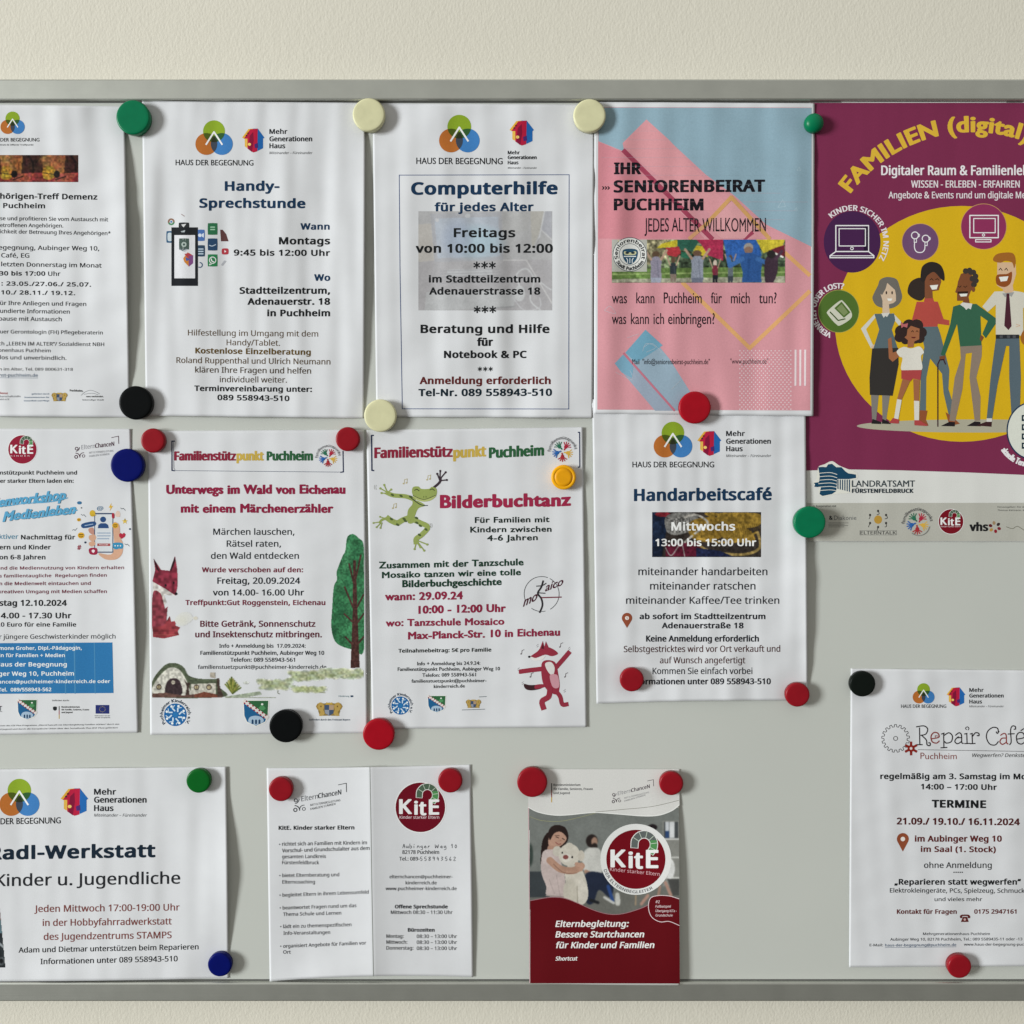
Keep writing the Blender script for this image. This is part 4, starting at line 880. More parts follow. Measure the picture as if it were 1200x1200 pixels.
R.line(catmull([(500, 560), (560, 548), (620, 590), (560, 640), (500, 690)], False), 11, 'c4beb4'); R.line(catmull([(530, 640), (600, 680), (760, 690), (870, 640)], False), 10, 'b8923c'); R.line(catmull([(880, 640), (890, 720), (800, 755), (640, 740), (560, 700)], False), 14, 'ac9050')
R.poly([(400, 700), (560, 690), (620, 768), (400, 768)], '6c1c34'); R.poly([(560, 720), (680, 735), (760, 768), (560, 768)], '20284c'); R.line(catmull([(400, 720), (430, 760), (480, 700), (500, 768)], False), 5, 'b4b0ac')
R.A *= .88; R.noise(.25, 12); R.noise(.15, 5); R.blur(1); p.ras(R, 'wool_photo')
p.t('Mittwochs', 430, 762, 630, 44, 'e9e7e2', .09, part='photo_lettering'); p.t('13:00 bis 15:00 Uhr', 347, 872, 711, 38, 'e9e7e2', .09, part='photo_lettering')
p.z(690, 650, 4.4444)
for a in (('miteinander handarbeiten', 258, 930, 107, 39, .05), ('miteinander ratschen', 319, 868, 182, 39, .05), ('miteinander Kaffee/Tee trinken', 194, 992, 256, 37, .05), ('ab sofort im Stadtteilzentrum', 264, 920, 336, 30, .1), ('Adenauerstraße 18', 380, 806, 384, 30, .1),
          ('Keine Anmeldung erforderlich', 298, 886, 453, 32, .085), ('Kommen Sie einfach vorbei', 332, 852, 622, 33, .05)): p.t(*a[:5], '22242a', a[5])
p.t('Selbstgestricktes wird vor Ort verkauft und', 182, 997, 508, 33, '4c3030', .05, y1=506); p.t('auf Wunsch angefertigt', 370, 815, 566, 33, '4c3030', .05, y1=566)
p.t('Informationen unter 089 558943-510', 212, 948, 676, 31, '22242a', .085, y1=675); pin_mark(p, 199, 303, 382, 54)
# ------------------------------------------------------------------ middle row, left
G = Paper('flyer', 'media workshop flyer with blue script heading and blue text box at the left picture edge', 'flyer',
          [(-98, 502), (153, 502.5), (162, 858.5), (-86, 862)], 0.5, bumps=[(168, 720, 30, 80, 5.0), (20, 862, 60, 20, 1.5)], ripple=(0.2, 61), pins=[(148, 545, 36)], bows=(0, 0, 0, 0))
p = G.z(0, 490, 6.3167)
kite_logo(p, 166, 232, 105, sub=False); p.t('K I N D E R', 78, 220, 284, 9, 'e5c9cf', .05, part='round_logo')
chance_logo(p, 602, 845, 232, 205, 32)
p.t('nstützpunkt Puchheim und', 0, 570, 418, 29, BLK, .085, f='N', pre='Familie'); p.t('er starker Eltern laden ein:', 0, 545, 479, 29, BLK, .085, pre='Kind')
SH = 'script_heading'
def script(txt, pre, x0, x1, y, h, y1):
    p.t(txt, x0, x1, y + 2, h, '3a4a56', .105, part=SH, y1=y1 + 2, pre=pre, shear=.28, f='B', wob=.03); p.t(txt, x0 - 3, x1 - 3, y, h, '5a9fc4', .09, part=SH, y1=y1, pre=pre, shear=.28, f='B', wob=.03)
script('enworkshop', 'Medi', -18, 484, 658, 76, 604); script('Medienleben', '', 20, 555, 766, 74, 706)
p.line([(-10, 640), (60, 648), (140, 636), (240, 628), (330, 624), (420, 612), (500, 590)], 7, '5a9fc4', SH, sm=True); p.line([(70, 752), (160, 740), (300, 730), (420, 716), (520, 700), (572, 680)], 7, '5a9fc4', SH, sm=True)
for a in (('ktiver', -5, 135, 894, 34, '5888a0', .06, 'Intera'), ('Nachmittag für', 155, 556, 898, 34, BLK, .095, ''), ('ern und Kinder', -5, 376, 972, 34, BLK, .09, 'Elt'), ('on 6-8 Jahren', -5, 336, 1046, 34, BLK, .09, 'v')): p.t(a[0], a[1], a[2], a[3], a[4], a[5], a[6], pre=a[7])
p.t('nd die Mediennutzung von Kindern erhalten', 5, 918, 1122, 24, '6c2438', .085, pre='Tipps ru', y1=1118); p.t('s familientaugliche  Regelungen finden', -5, 790, 1180, 24, '6c2438', .085, pre='', y1=1174)
PI = 'phone_picture'
p.rect(698, 702, 838, 996, '3a4a66', PI); p.rect(704, 712, 832, 988, 'ccd0d4', PI)
p.smooth([(838, 790), (865, 775), (885, 800), (890, 880), (910, 930), (905, 1000), (870, 1040), (820, 1050), (770, 1040), (730, 1000), (838, 996)], 'c99e84', PI); p.smooth([(655, 820), (690, 812), (696, 860), (664, 850)], 'b8887a', PI)
p.smooth([(660, 870), (700, 862), (712, 890), (690, 912), (662, 900)], 'c99e84', PI); p.smooth([(660, 920), (695, 910), (706, 935), (680, 950), (660, 940)], 'c99e84', PI)
p.ell(763, 750, 22, 21, '2c4a78', PI); p.poly([(724, 815), (728, 790), (745, 778), (782, 778), (800, 790), (806, 815)], '2c4a78', PI)
for k in range(3): p.rect(720, 847 + k * 21, 818 - (k == 2) * 10, 854 + k * 21, '8a9cb4', PI)
p.rect(720, 928, 816, 947, 'a04c4c', PI); p.t('FOLLOW', 735, 800, 942, 9, 'e8dcdc', .06, part=PI)
p.smooth([(606, 782), (698, 764), (706, 795), (616, 815)], '2c4c78', PI, 3); p.line([(628, 796), (688, 784)], 6, '9ab0cc', PI)
p.ell(684, 705, 21, 24, 'caa838', PI); p.rect(670, 715, 712, 722, 'b89830', PI); p.t('@', 718, 764, 682, 30, '38688c', .05, part=PI)
p.poly([(825, 628), (805, 662), (818, 664), (812, 690), (836, 650), (822, 650)], 'd0a840', PI); p.smooth([(828, 706), (846, 706), (846, 740), (830, 740)], 'a02c3c', PI, 2); p.smooth([(855, 705), (870, 685), (888, 700), (886, 730), (858, 728)], 'd6bcae', PI, 3)
p.poly([(924, 740), (930, 756), (946, 756), (933, 766), (938, 782), (924, 772), (910, 782), (914, 766), (902, 756), (918, 756)], 'd2b450', PI)
for cx, cy, r in ((600, 868, 25), (853, 795, 23), (583, 752, 14)): p.ell(cx, cy, r, r * .9, 'd0a030', PI, 20); p.line([(cx - r * .6, cy - r * .2), (cx + r * .6, cy - r * .2)], r * .25, '4a3418', PI); p.line([(cx - r * .5, cy + r * .25), (cx, cy + r * .5), (cx + r * .5, cy + r * .25)], r * .18, '4a3418', PI)
p.poly([(880, 862), (892, 850), (904, 858), (918, 848), (930, 862), (924, 878), (900, 894), (884, 878)], 'a82c40', PI); p.smooth([(838, 925), (905, 925), (908, 965), (880, 966), (862, 972), (840, 962)], '3a86ac', PI, 3)
for k in range(3): p.ell(852 + 20 * k, 945, 5, 5, 'dfe8ec', PI, 10)
p.smooth([(660, 965), (716, 962), (720, 1000), (700, 1012), (664, 1004)], '962a44', PI, 3); p.poly([(678, 978), (690, 972), (702, 978), (700, 990), (690, 998), (680, 990)], 'ecd8dc', PI)
p.t('#', 570, 602, 975, 36, '8a2c3c', .07, part=PI); p.ell(588, 627, 18, 12, '3a6a90', PI, 14); p.ell(603, 664, 6, 5, '2a3038', PI, 8); p.ell(632, 920, 9, 8, '2a3a50', PI, 10); p.ell(962, 821, 8, 7, '2a3a50', PI, 10)
for x, y in ((600, 712), (892, 665), (535, 830), (922, 930)): p.line([(x, y), (x + 12, y + (-6 if x == 535 else 8)), (x + 20, y + 2), (x + 36, y + (-16 if x == 535 else 18))], 3.4, '34404c', PI)
p.z(0, 670, 6)
p.t('n die Medienwelt eintauchen und', -5, 638, 95, 24, '6c2438', .085, pre='i', y1=93); p.t('kreativen Umgang mit Medien schaffen', -10, 751, 152, 24, '6c2438', .085, pre='', y1=150)
p.t('stag 12.10.2024', -5, 470, 240, 42, BLK, .095, pre='Sam'); p.t('4.00 - 17.30 Uhr', 5, 502, 328, 40, BLK, .095, pre='1'); p.t('.0 Euro für eine Familie', -8, 535, 386, 30, BLK, .085, pre='1')
p.t('r jüngere Geschwisterkinder möglich', -5, 812, 473, 32, '2c2e32', .045, pre='', y1=470)
p.poly([(-500, 505), (790, 497), (798, 853), (-500, 862)], '2e70a4', 'blue_text_box')
for x, wv in ((345, 3), (455, 8), (522, 9), (663, 6)): p.line([(x, 500), (x + 6, 855)], wv, '4a84ac', 'blue_text_box')
for a in (('mone Groher, Dipl.-Pädagogin,', -5, 575, 550, 25, -2, 'Si'), ('in für Familien + Medien', -5, 456, 600, 25, 0, 'Referent'), ('aus der Begegnung', 5, 470, 666, 30, 0, 'H'), ('ger Weg 10, Puchheim', -10, 520, 732, 30, -2, 'Aubin'),
          ('ancen@puchheimer-kinderreich.de oder', -10, 775, 786, 24, -4, 'elternch'), ('Tel.  089/558943-562', -12, 361, 842, 25, -2, '')): p.t(a[0], a[1], a[2], a[3], a[4], 'dfe7ee', .085, y1=a[3] + a[5], pre=a[6], part='box_lettering')
p.t('BT', -25, 14, 978, 34, '2a2c30', .05, f='B', part='sponsor_marks'); p.line([(-60, 984), (14, 984)], 3, '2a2c30', 'sponsor_marks')
shield(p, 124, 902, 258, 1038)
p.t('Gefördert durch:', 366, 486, 910, 10, '3c3e42', .05, part='sponsor_marks'); p.ell(386, 962, 14, 15, '26282a', 'sponsor_marks', 14); p.line([(372, 952), (400, 952)], 4, '26282a', 'sponsor_marks')
p.rect(413, 945, 418, 975, '26282a', 'sponsor_marks'); p.rect(413, 975, 418, 1005, '9c2c34', 'sponsor_marks'); p.rect(413, 1005, 418, 1034, 'c0a040', 'sponsor_marks')
for k, (s_, x) in enumerate((('Bundesministerium', 560), ('für Familie, Senioren, Frauen', 626), ('und Jugend', 510))): p.t(s_, 432, x, 956 + 19 * k, 11, '2a2c30', .07, part='sponsor_marks')
p.rect(672, 937, 768, 998, '28306a', 'union_flag')
for k in range(12): p.ell(720 + 20 * math.cos(k * math.pi / 6), 967 + 19 * math.sin(k * math.pi / 6), 2.4, 2.4, 'b8a860', 'union_flag', 6)
for k in range(2): p.t('Kofinanziert von der Europäischen Union'[k * 12:k * 12 + 20], 666, 774, 1016 + 13 * k, 7, '3c3e42', .05, part='sponsor_marks')
p.t('men des ESF Plus Programms „ElternChanceN mit Elternbegleitung Familien stärken“ durch das', 0, 838, 1087, 9, '34363a', .05, y1=1076, part='small_print'); p.t('d Jugend und durch die Europäische Union über den Sozialfonds Plus (ESF Plus) gefördert', 0, 828, 1112, 9, '34363a', .05, y1=1101, part='small_print')

H = Paper('flyer', 'fairy tale walk flyer with a watercolour fox, a tree and a turf roofed hut', 'flyer',
          [(173.5, 505), (427, 503.5), (430.5, 859), (176, 861)], 0.5, bumps=[(436, 700, 18, 90, 1.6), (250, 862, 50, 18, 1.5), (300, 504, 60, 12, .8)], ripple=(0.25, 71), pins=[(178, 516, 28), (407, 514, 28), (334, 851, 34)])
p = H.z(165, 490, 4.4444)
BR = 'bracket_frame'
def punkt(x0, xa, xb, x1, y, h, d=0):
    p.t('Familienstütz', x0, xa, y, h, '84263a', .1, part='word_mark', y1=y + d * .5); p.t('punkt', xa + 2, xb, y, h, 'c0a44c', .1, part='word_mark', y1=y + d * .7); p.t('Puchheim', xb + 14, x1, y, h, '2c5a3a', .1, part='word_mark', y1=y + d)
punkt(174, 496, 641, 897, 221, 48)
for L in ([(176, 120), (162, 120), (162, 272), (176, 274)], [(1040, 282), (1055, 280), (1053, 172)]): p.line(L, 6, '26304c', BR)
p.line([(172, 273), (600, 277), (1045, 281)], 2.2, '34405a', BR); p.line([(170, 126), (172, 262), (178, 268)], 2, '34405a', BR)
hands_logo(p, 975, 205, 58)
def comic(s_, x0, x1, y, h, c='86203e', wt=.105): p.t(s_, x0, x1, y, h, c, wt, f='B', part='heading', wob=.025)
comic('Unterwegs im Wald von Eichenau', 132, 1066, 395, 49); comic('mit einem Märchenerzähler', 208, 1003, 493, 47)
for a in (('Märchen lauschen,', 377, 800, 608, 33), ('Rätsel raten,', 447, 730, 670, 33), ('den Wald entdecken', 365, 823, 733, 33)): p.t(*a, '22282c', .055)
p.t('Wurde verschoben auf den:', 318, 845, 803, 26, '6e2436', .095)
p.z(165, 670, 4.4444)
for a in (('Freitag, 20.09.2024', 398, 830, 63, 33, '22282c', .075), ('von 14.00- 16.00 Uhr', 375, 850, 124, 32, '22282c', .075), ('Treffpunkt:Gut Roggenstein, Eichenau', 232, 961, 174, 27, '6e2436', .09), ('Bitte Getränk, Sonnenschutz', 309, 909, 287, 32, '5c2432', .08),
          ('und Insektenschutz mitbringen.', 283, 943, 342, 32, '5c2432', .08), ('Info + Anmeldung bis  17.09.2024:', 408, 858, 396, 20, '2a2e32', .075), ('Familienstützpunkt Puchheim, Aubinger Weg 10', 310, 955, 433, 21, '2a2e32', .075), ('Telefon: 089 558943-561', 466, 803, 469, 21, '2a2e32', .075),
          ('familienstuetzpunkt@puchheimer-kinderreich.de', 297, 966, 506, 20, '2a2e32', .06)): p.t(*a, part='lettering')
p.z(165, 490, 4.4444)
R = Ras(58, 715, 215, 1150, 84, 226, 'dedfe2'); R.base = R.A.copy()
R.poly([(66, 730), (105, 790), (150, 795), (178, 718), (190, 790), (192, 870), (182, 925), (130, 890), (60, 850), (75, 790)], '8c2e40')
R.poly([(66, 732), (76, 745), (98, 800), (84, 790)], '3c2026'); R.poly([(176, 720), (180, 745), (160, 795), (152, 790)], '3c2026'); R.poly([(62, 852), (130, 890), (180, 925), (120, 920), (135, 960), (100, 1000), (62, 920)], 'd8d2cc')
R.ell(130, 870, 5, 6, '1e1c22'); R.ell(172, 858, 4, 6, '1e1c22'); R.ell(184, 915, 8, 7, '1e1c22')
R.smooth([(62, 915), (100, 910), (118, 960), (135, 1050), (120, 1100), (62, 1110)], '8e3a46'); R.poly([(100, 980), (118, 1000), (140, 980), (135, 1040), (120, 1060)], '8e3a46')
R.poly([(62, 1090), (120, 1080), (150, 1030), (158, 1060), (185, 1055), (180, 1080), (205, 1090), (192, 1110), (200, 1130), (120, 1148), (62, 1140)], '96383f'); R.line([(62, 1110), (190, 1108)], 3, '6c2830', .7); R.line([(70, 1128), (180, 1128)], 3, 'ac5a50', .7)
R.noise(.28, 14, (np.abs(R.A - R.base).sum(-1) > .05).astype(float)); R.blur(1)
p.ras(R, 'fox_picture', edge=np.abs(R.A - R.base).sum(-1) > .04)
R = Ras(985, 600, 1163, 1305, 96, 350, 'dedfe2'); R.base = R.A.copy()
R.smooth([(1105, 604), (1135, 625), (1160, 660), (1163, 800), (1163, 1200), (1110, 1205), (1050, 1190), (1010, 1160), (992, 1090), (996, 1000), (1005, 880), (1022, 840), (1020, 800), (1050, 720), (1065, 690), (1075, 620)], '34744a')
CM = (np.abs(R.A - R.base).sum(-1) > .05).astype(float)
for k in range(26): R.ell(1000 + (k * 67) % 160, 640 + (k * 131) % 540, 26, 34, ('2a6240', '458a5c', '34744a')[k % 3], .5, .8, clip=CM)
R.noise(.16, 26, (np.abs(R.A - R.base).sum(-1) > .05).astype(float))
R.poly([(1106, 740), (1120, 740), (1128, 1000), (1140, 1300), (1092, 1302), (1104, 1000)], '4a2c28')
for a in ([(1112, 870), (1085, 760)], [(1116, 850), (1146, 715)], [(1112, 1000), (1062, 880)], [(1112, 1070), (1060, 1020)], [(1118, 1000), (1160, 920)], [(1112, 1190), (1066, 1140)], [(1120, 1190), (1160, 1140)], [(1118, 1080), (1160, 1020)]): R.line(a, 9, '4a2c28')
R.noise(.25, 7, (np.abs(R.A - R.base).sum(-1) > .05).astype(float)); R.blur(1); p.ras(R, 'tree_picture', edge=np.abs(R.A - R.base).sum(-1) > .04)
p.z(165, 670, 4.4444)
R = Ras(58, 470, 1160, 665, 400, 92, 'dedfe2'); R.base = R.A.copy()
R.ell(-0, 600, 20, 20, 'ccc'*2)
R.smooth([(60, 570), (100, 510), (140, 478), (190, 478), (225, 500), (250, 540), (300, 556), (380, 560), (402, 556), (410, 600), (430, 652), (60, 650)], '56604a')
R.smooth([(62, 600), (100, 540), (150, 500), (200, 510), (235, 560), (250, 600), (250, 645), (62, 645)], 'cfccc0'); R.poly([(262, 585), (390, 580), (392, 640), (262, 645)], 'cbc6b8')
R.smooth([(132, 640), (130, 590), (150, 560), (185, 556), (208, 580), (212, 640)], '3e3034'); R.poly([(225, 560), (240, 580), (258, 575), (250, 610), (255, 650), (232, 650), (240, 600)], '4a3a34')
for x, y in ((94, 600), (290, 602), (355, 602)): R.ell(x, y, 14, 15, '4c403c'); R.ell(x, y, 9, 10, 'c9b98c'); R.line([(x, y - 10), (x, y + 10)], 2.5, '4c403c')
R.ell(169, 576, 10, 11, 'c9c0ac'); R.line([(162, 576), (176, 576)], 2, '4c403c')
R.poly([(60, 635), (130, 630), (220, 645), (300, 635), (400, 645), (428, 656), (60, 655)], '6c4c44'); R.poly([(280, 640), (330, 625), (400, 640), (400, 655), (280, 655)], '7a4434'); R.poly([(396, 556), (408, 552), (412, 600), (432, 652), (400, 650)], '4a3a34')
R.poly([(360, 525), (388, 525), (388, 555), (360, 550)], 'b4aa9a')
for k in range(11): R.line([(478, 634), (440 + k * 8, 550 + abs(k - 4) * 9)], 8, ('7c8438', '5c6c2c', 'a09a4c')[k % 3])
for k in range(120):
    x = 620 + (k * 53) % 540; y = 520 + ((k * 29) % 46) + (0 if x > 780 else 34) - (x > 940) * 12
    R.ell(x, y + 12 if x < 760 else y, 20, 9, ('a4ac7c', '8c9c64', 'b8b88c', '9cac8c')[k % 4], .55, .6)
for k in range(24): R.ell(800 + (k * 37) % 160, 600 + (k * 17) % 26, 20, 8, ('98a86c', 'b4b878')[k % 2], .5, .6)
R.poly([(440, 650), (620, 622), (630, 640), (560, 652), (440, 656)], 'a4b098'); R.line([(440, 655), (700, 655)], 4, '9aa08c'); R.ell(548, 578, 14, 8, 'b4b8a8', .6, .5); R.line([(714, 620), (712, 632), (722, 636)], 3, '50543c'); R.line([(930, 628), (960, 630)], 3, '8a9060')
R.noise(.2, 9, (np.abs(R.A - R.base).sum(-1) > .05).astype(float)); R.blur(1); p.ras(R, 'meadow_picture', edge=np.abs(R.A - R.base).sum(-1) > .03)
R = Ras(130, 185, 305, 310, 60, 42, 'dedfe2'); R.ell(230, 240, 44, 34, 'e0ddc4', .35, .95); R.ell(205, 262, 32, 28, 'e2dfc8', .3, .95); R.ell(285, 242, 12, 10, 'd4c8a8', .5, .6); p.ras(R, 'moon_wash', edge=(np.abs(R.A - hexc('dedfe2')).sum(-1) > .025))
round_kids(p, 180, 745, 82); shield(p, 536, 672, 664, 802); lions(p, 918, 680, 1044, 752)
p.t('Gefördert durch den Freistaat Bayern', 876, 1090, 775, 9, '2c4258', .06, part='sponsor_marks'); p.t('Förderung', 1030, 1085, 652, 8, '7a9098', .05, part='sponsor_marks'); p.rect(1092, 644, 1106, 653, '2c4258', 'sponsor_marks')

I = Paper('flyer', 'picture book dance flyer with a leaping green frog and a dancing fox', 'flyer',
          [(429.5, 504), (683, 500.5), (687.5, 852), (436, 854)], 0.6, bumps=[(696, 720, 18, 100, 1.5), (620, 854, 60, 16, 1.4), (560, 502, 60, 12, .8)], ripple=(0.3, 83), pins=[(445, 487, 30), (660, 559, 28), (443, 861, 30)])
p = I.z(425, 490, 4.4444)
punkt(60, 469, 643, 945, 209, 56, -14)
p.line([(56, 90), (46, 90), (48, 272), (58, 273)], 7, '26304c', 'bracket_frame#1'); p.line([(1122, 74), (1130, 74), (1131, 254), (1122, 255)], 6, '26304c', 'bracket_frame#2')
hands_logo(p, 1041, 172, 66)
p.t('Bilderbuchtanz', 402, 1085, 471, 70, '962846', .115, f='B', part='heading', y1=458, wob=.02)
for a in (('Für Familien mit', 584, 973, 546, 31), ('Kindern zwischen', 560, 984, 596, 31), ('4-6 Jahren', 648, 912, 640, 31)): p.t(*a, '1c2824', .095, f='B', y1=a[3] - 4, wob=.02)
p.t('Zusammen mit der Tanzschule', 84, 838, 784, 36, '1c3a2c', .1, f='B', y1=767, wob=.02); p.t('Mosaiko tanzen wir eine tolle', 100, 824, 834, 34, '1c3a2c', .1, f='B', y1=818, wob=.02)
FR = 'frog_picture'; G1, G2 = '8f9c58', '4c5a34'
p.line([(270, 425), (225, 408), (160, 402), (125, 388)], 22, G1, FR, sm=True)
for a in ([(130, 388), (92, 366)], [(128, 386), (112, 348)], [(132, 385), (148, 372)], [(126, 392), (98, 390)]): p.line(a, 6, G1, FR); p.ell(*a[1], 6, 6, G1, FR, 8)
p.line([(360, 370), (400, 335), (405, 310)], 13, '3c3038', FR, sm=True)
for a in ([(402, 318), (404, 275)], [(404, 315), (432, 282)], [(406, 325), (438, 322)], [(400, 320), (388, 290)]): p.line(a, 7, '3c3038', FR); p.ell(*a[1], 6, 6, '3c3038', FR, 8)
p.smooth([(262, 430), (290, 432), (325, 455), (290, 470), (272, 510), (262, 545), (240, 548), (232, 530), (236, 480), (258, 450)], G1, FR)
p.line([(250, 515), (210, 530), (180, 545), (150, 535), (128, 520)], 28, G1, FR, sm=True); p.line([(128, 520), (100, 530), (88, 545)], 12, G1, FR, sm=True)
for a in ([(92, 540), (56, 546)], [(95, 545), (72, 568)], [(100, 545), (92, 572)], [(115, 522), (90, 514)]): p.line(a, 5, G1, FR); p.ell(*a[1], 5, 5, G1, FR, 8)
p.line([(262, 530), (300, 545), (338, 568), (310, 605), (280, 628), (278, 650)], 26, G1, FR, sm=True)
for a in ([(280, 645), (270, 682)], [(285, 645), (320, 690)], [(290, 640), (336, 658)], [(285, 650), (300, 672)]): p.line(a, 6, G1, FR); p.ell(*a[1], 6, 6, G1, FR, 8)
p.smooth([(258, 392), (262, 360), (290, 356), (305, 368), (345, 368), (360, 358), (384, 368), (384, 400), (360, 425), (320, 434), (280, 424)], G1, FR); p.smooth([(262, 400), (320, 424), (382, 402), (360, 426), (320, 435), (280, 425)], 'a8b070', FR)
p.line([(262, 402), (300, 420), (330, 422), (380, 402)], 3, '3c4428', FR, sm=True); p.line([(270, 376), (282, 370), (294, 378)], 4, '2c3020', FR); p.line([(350, 374), (362, 368), (374, 376)], 4, '2c3020', FR)
for x in (318, 330): p.ell(x, 410, 2, 4, '3c4428', FR, 6)
p.line([(245, 410), (300, 450), (338, 455)], 4, '2c3438', FR, sm=True)
for x, y in ((200, 405), (155, 400), (222, 535), (182, 555), (150, 526), (282, 545), (300, 560), (330, 580), (296, 608), (250, 410), (216, 525), (280, 520)): p.ell(x, y, 10, 6, G2, FR, 10, rot=.5)
for x, y in ((216, 340), (338, 320), (160, 468)):
    p.line([(x, y), (x + 2, y - 20), (x + 16, y - 24), (x + 15, y - 4)], 2.6, 'b0a478', 'music_notes'); p.ell(x - 3, y + 1, 5, 4, 'b0a478', 'music_notes', 8); p.ell(x + 12, y - 3, 5, 4, 'b0a478', 'music_notes', 8)
for x, y, s_ in ((62, 352, 1), (360, 552, -1)):
    for k in range(2): p.ring(x + 16 * s_ + 8 * k * s_, y + 8, 18, 1.8, '9a9c98', 'music_notes', 140 if s_ > 0 else -40, 220 if s_ > 0 else 40)
p.z(425, 670, 4.4444)
p.t('Bilderbuchgeschichte', 206, 724, 82, 38, '1c3a2c', .1, f='B', y1=70, wob=.02)
for a in (('wann: 29.09.24', 116, 522, 150, 42, -6), ('10:00 - 12:00 Uhr', 290, 746, 219, 42, -10), ('wo: Tanzschule Mosaico', 120, 738, 285, 38, -8), ('Max-Planck-Str. 10 in Eichenau', 236, 1028, 353, 40, -20)): p.t(a[0], a[1], a[2], a[3], a[4], '862640', .1, f='B', y1=a[3] + a[5], wob=.02)
p.t('Teilnahmebeitrag: 5€ pro Familie', 186, 670, 422, 20, '1e2420', .1, y1=416)
for a in (('Info + Anmeldung bis 24.9.24:', 284, 612, 488, 19), ('Familienstützpunkt Puchheim, Aubinger Weg 10', 182, 715, 517, 19), ('Telefon: 089 558943-561', 310, 590, 548, 19), ('familienstuetzpunkt@puchheimer-', 254, 645, 578, 18), ('kinderreich.de', 370, 532, 606, 18)): p.t(*a, '2a2e30', .065, f='B', y1=a[3] - 3)
round_kids(p, 197, 697, 66); shield(p, 340, 647, 431, 732); lions(p, 540, 665, 614, 710)
p.line([(518, 720), (636, 716)], 3, '5a6468', 'sponsor_marks'); p.line([(606, 652), (645, 650)], 3, '5a6468', 'sponsor_marks')
MO = 'dance_school_logo'
p.ring(932, 116, 91, 3, '34363a', MO, -62, 60); p.ring(932, 116, 91, 3, '34363a', MO, 78, 125); p.ring(932, 116, 91, 3, '34363a', MO, 155, 290)
p.t('mo', 834, 905, 184, 48, '4a2430', .06, f='B', part=MO, y1=148, shear=.3); p.t('aico', 948, 1040, 104, 42, '4a2430', .06, f='B', part=MO, y1=70, shear=.3)
p.line([(922, 212), (936, 175), (930, 140), (912, 112), (930, 80), (940, 48)], 9, '2c2a2e', MO, sm=True); p.line([(905, 75), (935, 72), (955, 60)], 5, '2c2a2e', MO, sm=True); p.line([(932, 135), (1035, 132)], 6, '6c2434', MO); p.line([(915, 110), (950, 112)], 5, '2c2a2e', MO)
FX = 'fox_picture'; FC = '8e3040'
p.smooth([(936, 470), (1000, 470), (1020, 540), (1026, 600), (1010, 640), (960, 615), (934, 560)], FC, FX); p.smooth([(950, 480), (980, 470), (1000, 500), (990, 540), (965, 520)], 'd4d0ce', FX); p.smooth([(975, 540), (1015, 540), (1022, 600), (990, 600)], 'c4909a', FX)
p.smooth([(870, 445), (910, 415), (930, 395), (975, 395), (1018, 425), (985, 440), (950, 432), (900, 450)], FC, FX, 3); p.poly([(918, 412), (938, 360), (950, 404)], FC, FX); p.poly([(944, 400), (954, 362), (972, 402)], FC, FX); p.poly([(930, 400), (940, 372), (944, 402)], '4c2028', FX)
p.smooth([(868, 440), (905, 450), (950, 436), (935, 458), (890, 462)], 'd8d4d2', FX); p.ell(868, 443, 7, 6, '221e22', FX, 10)
p.line([(945, 505), (880, 512), (822, 520)], 24, FC, FX); p.line([(1010, 495), (1045, 455), (1075, 420)], 24, FC, FX); p.line([(818, 512), (818, 528)], 10, FC, FX)
p.line([(975, 610), (968, 650), (935, 675), (942, 712)], 28, FC, FX, sm=True); p.line([(1005, 620), (1028, 650), (1040, 690), (1066, 690)], 22, FC, FX, sm=True)
p.smooth([(840, 585), (870, 590), (930, 590), (930, 608), (880, 618), (848, 610)], '3c2428', FX); p.smooth([(900, 590), (940, 586), (950, 600), (900, 610)], FC, FX)
for x, y in ((828, 428), (1030, 392), (876, 548), (1056, 548)): p.line([(x, y), (x + 2, y - 18), (x + 13, y - 22)], 3, '5a5054', 'music_notes'); p.ell(x - 3, y, 4, 3.5, '5a5054', 'music_notes', 8)
for x, y in ((905, 385), (1070, 400), (806, 508), (1046, 620), (828, 580)): p.line([(x, y), (x + 10, y - 8)], 2, '8a8488', 'music_notes'); p.line([(x + 2, y + 8), (x + 11, y + 1)], 2, '8a8488', 'music_notes')

# ------------------------------------------------------------------ lower row
J = Paper('flyer', 'landscape bike workshop flyer at the lower left, under small green and small blue magnets', 'flyer',
          [(-90, 902.5), (265, 898.5), (268, 1146), (-84, 1150)], 0.5, bumps=[(284, 1020, 34, 62, 7.5), (120, 898, 60, 14, 1.0), (90, 1152, 80, 18, 3.6), (210, 1150, 20, 14, 1)], ripple=(0.3, 97), pins=[(232, 915, 28), (257, 1131, 26)], bows=(0, 0, 1.5, 0))
p = J.z(0, 880, 4.2857)
rings_logo(p, 97, 239, 59); p.t('DER BEGEGNUNG', 2, 305, 369, 31, BLK, .05, f='B', part='logo_lettering', pre='HAUS ', y1=364)
house_logo(p, 304, 188, 443, 326); mgh(p, 472, 736, (220, 260, 302), 30, 330)
p.t('adl-Werkstatt', 12, 780, 546, 68, '182634', .115, part='heading', y1=534, pre='R'); p.t('Kinder u. Jugendliche', -22, 905, 680, 60, '26282c', .055, part='heading', y1=667, pre='für ')
p.z(0, 1040, 4.2857)
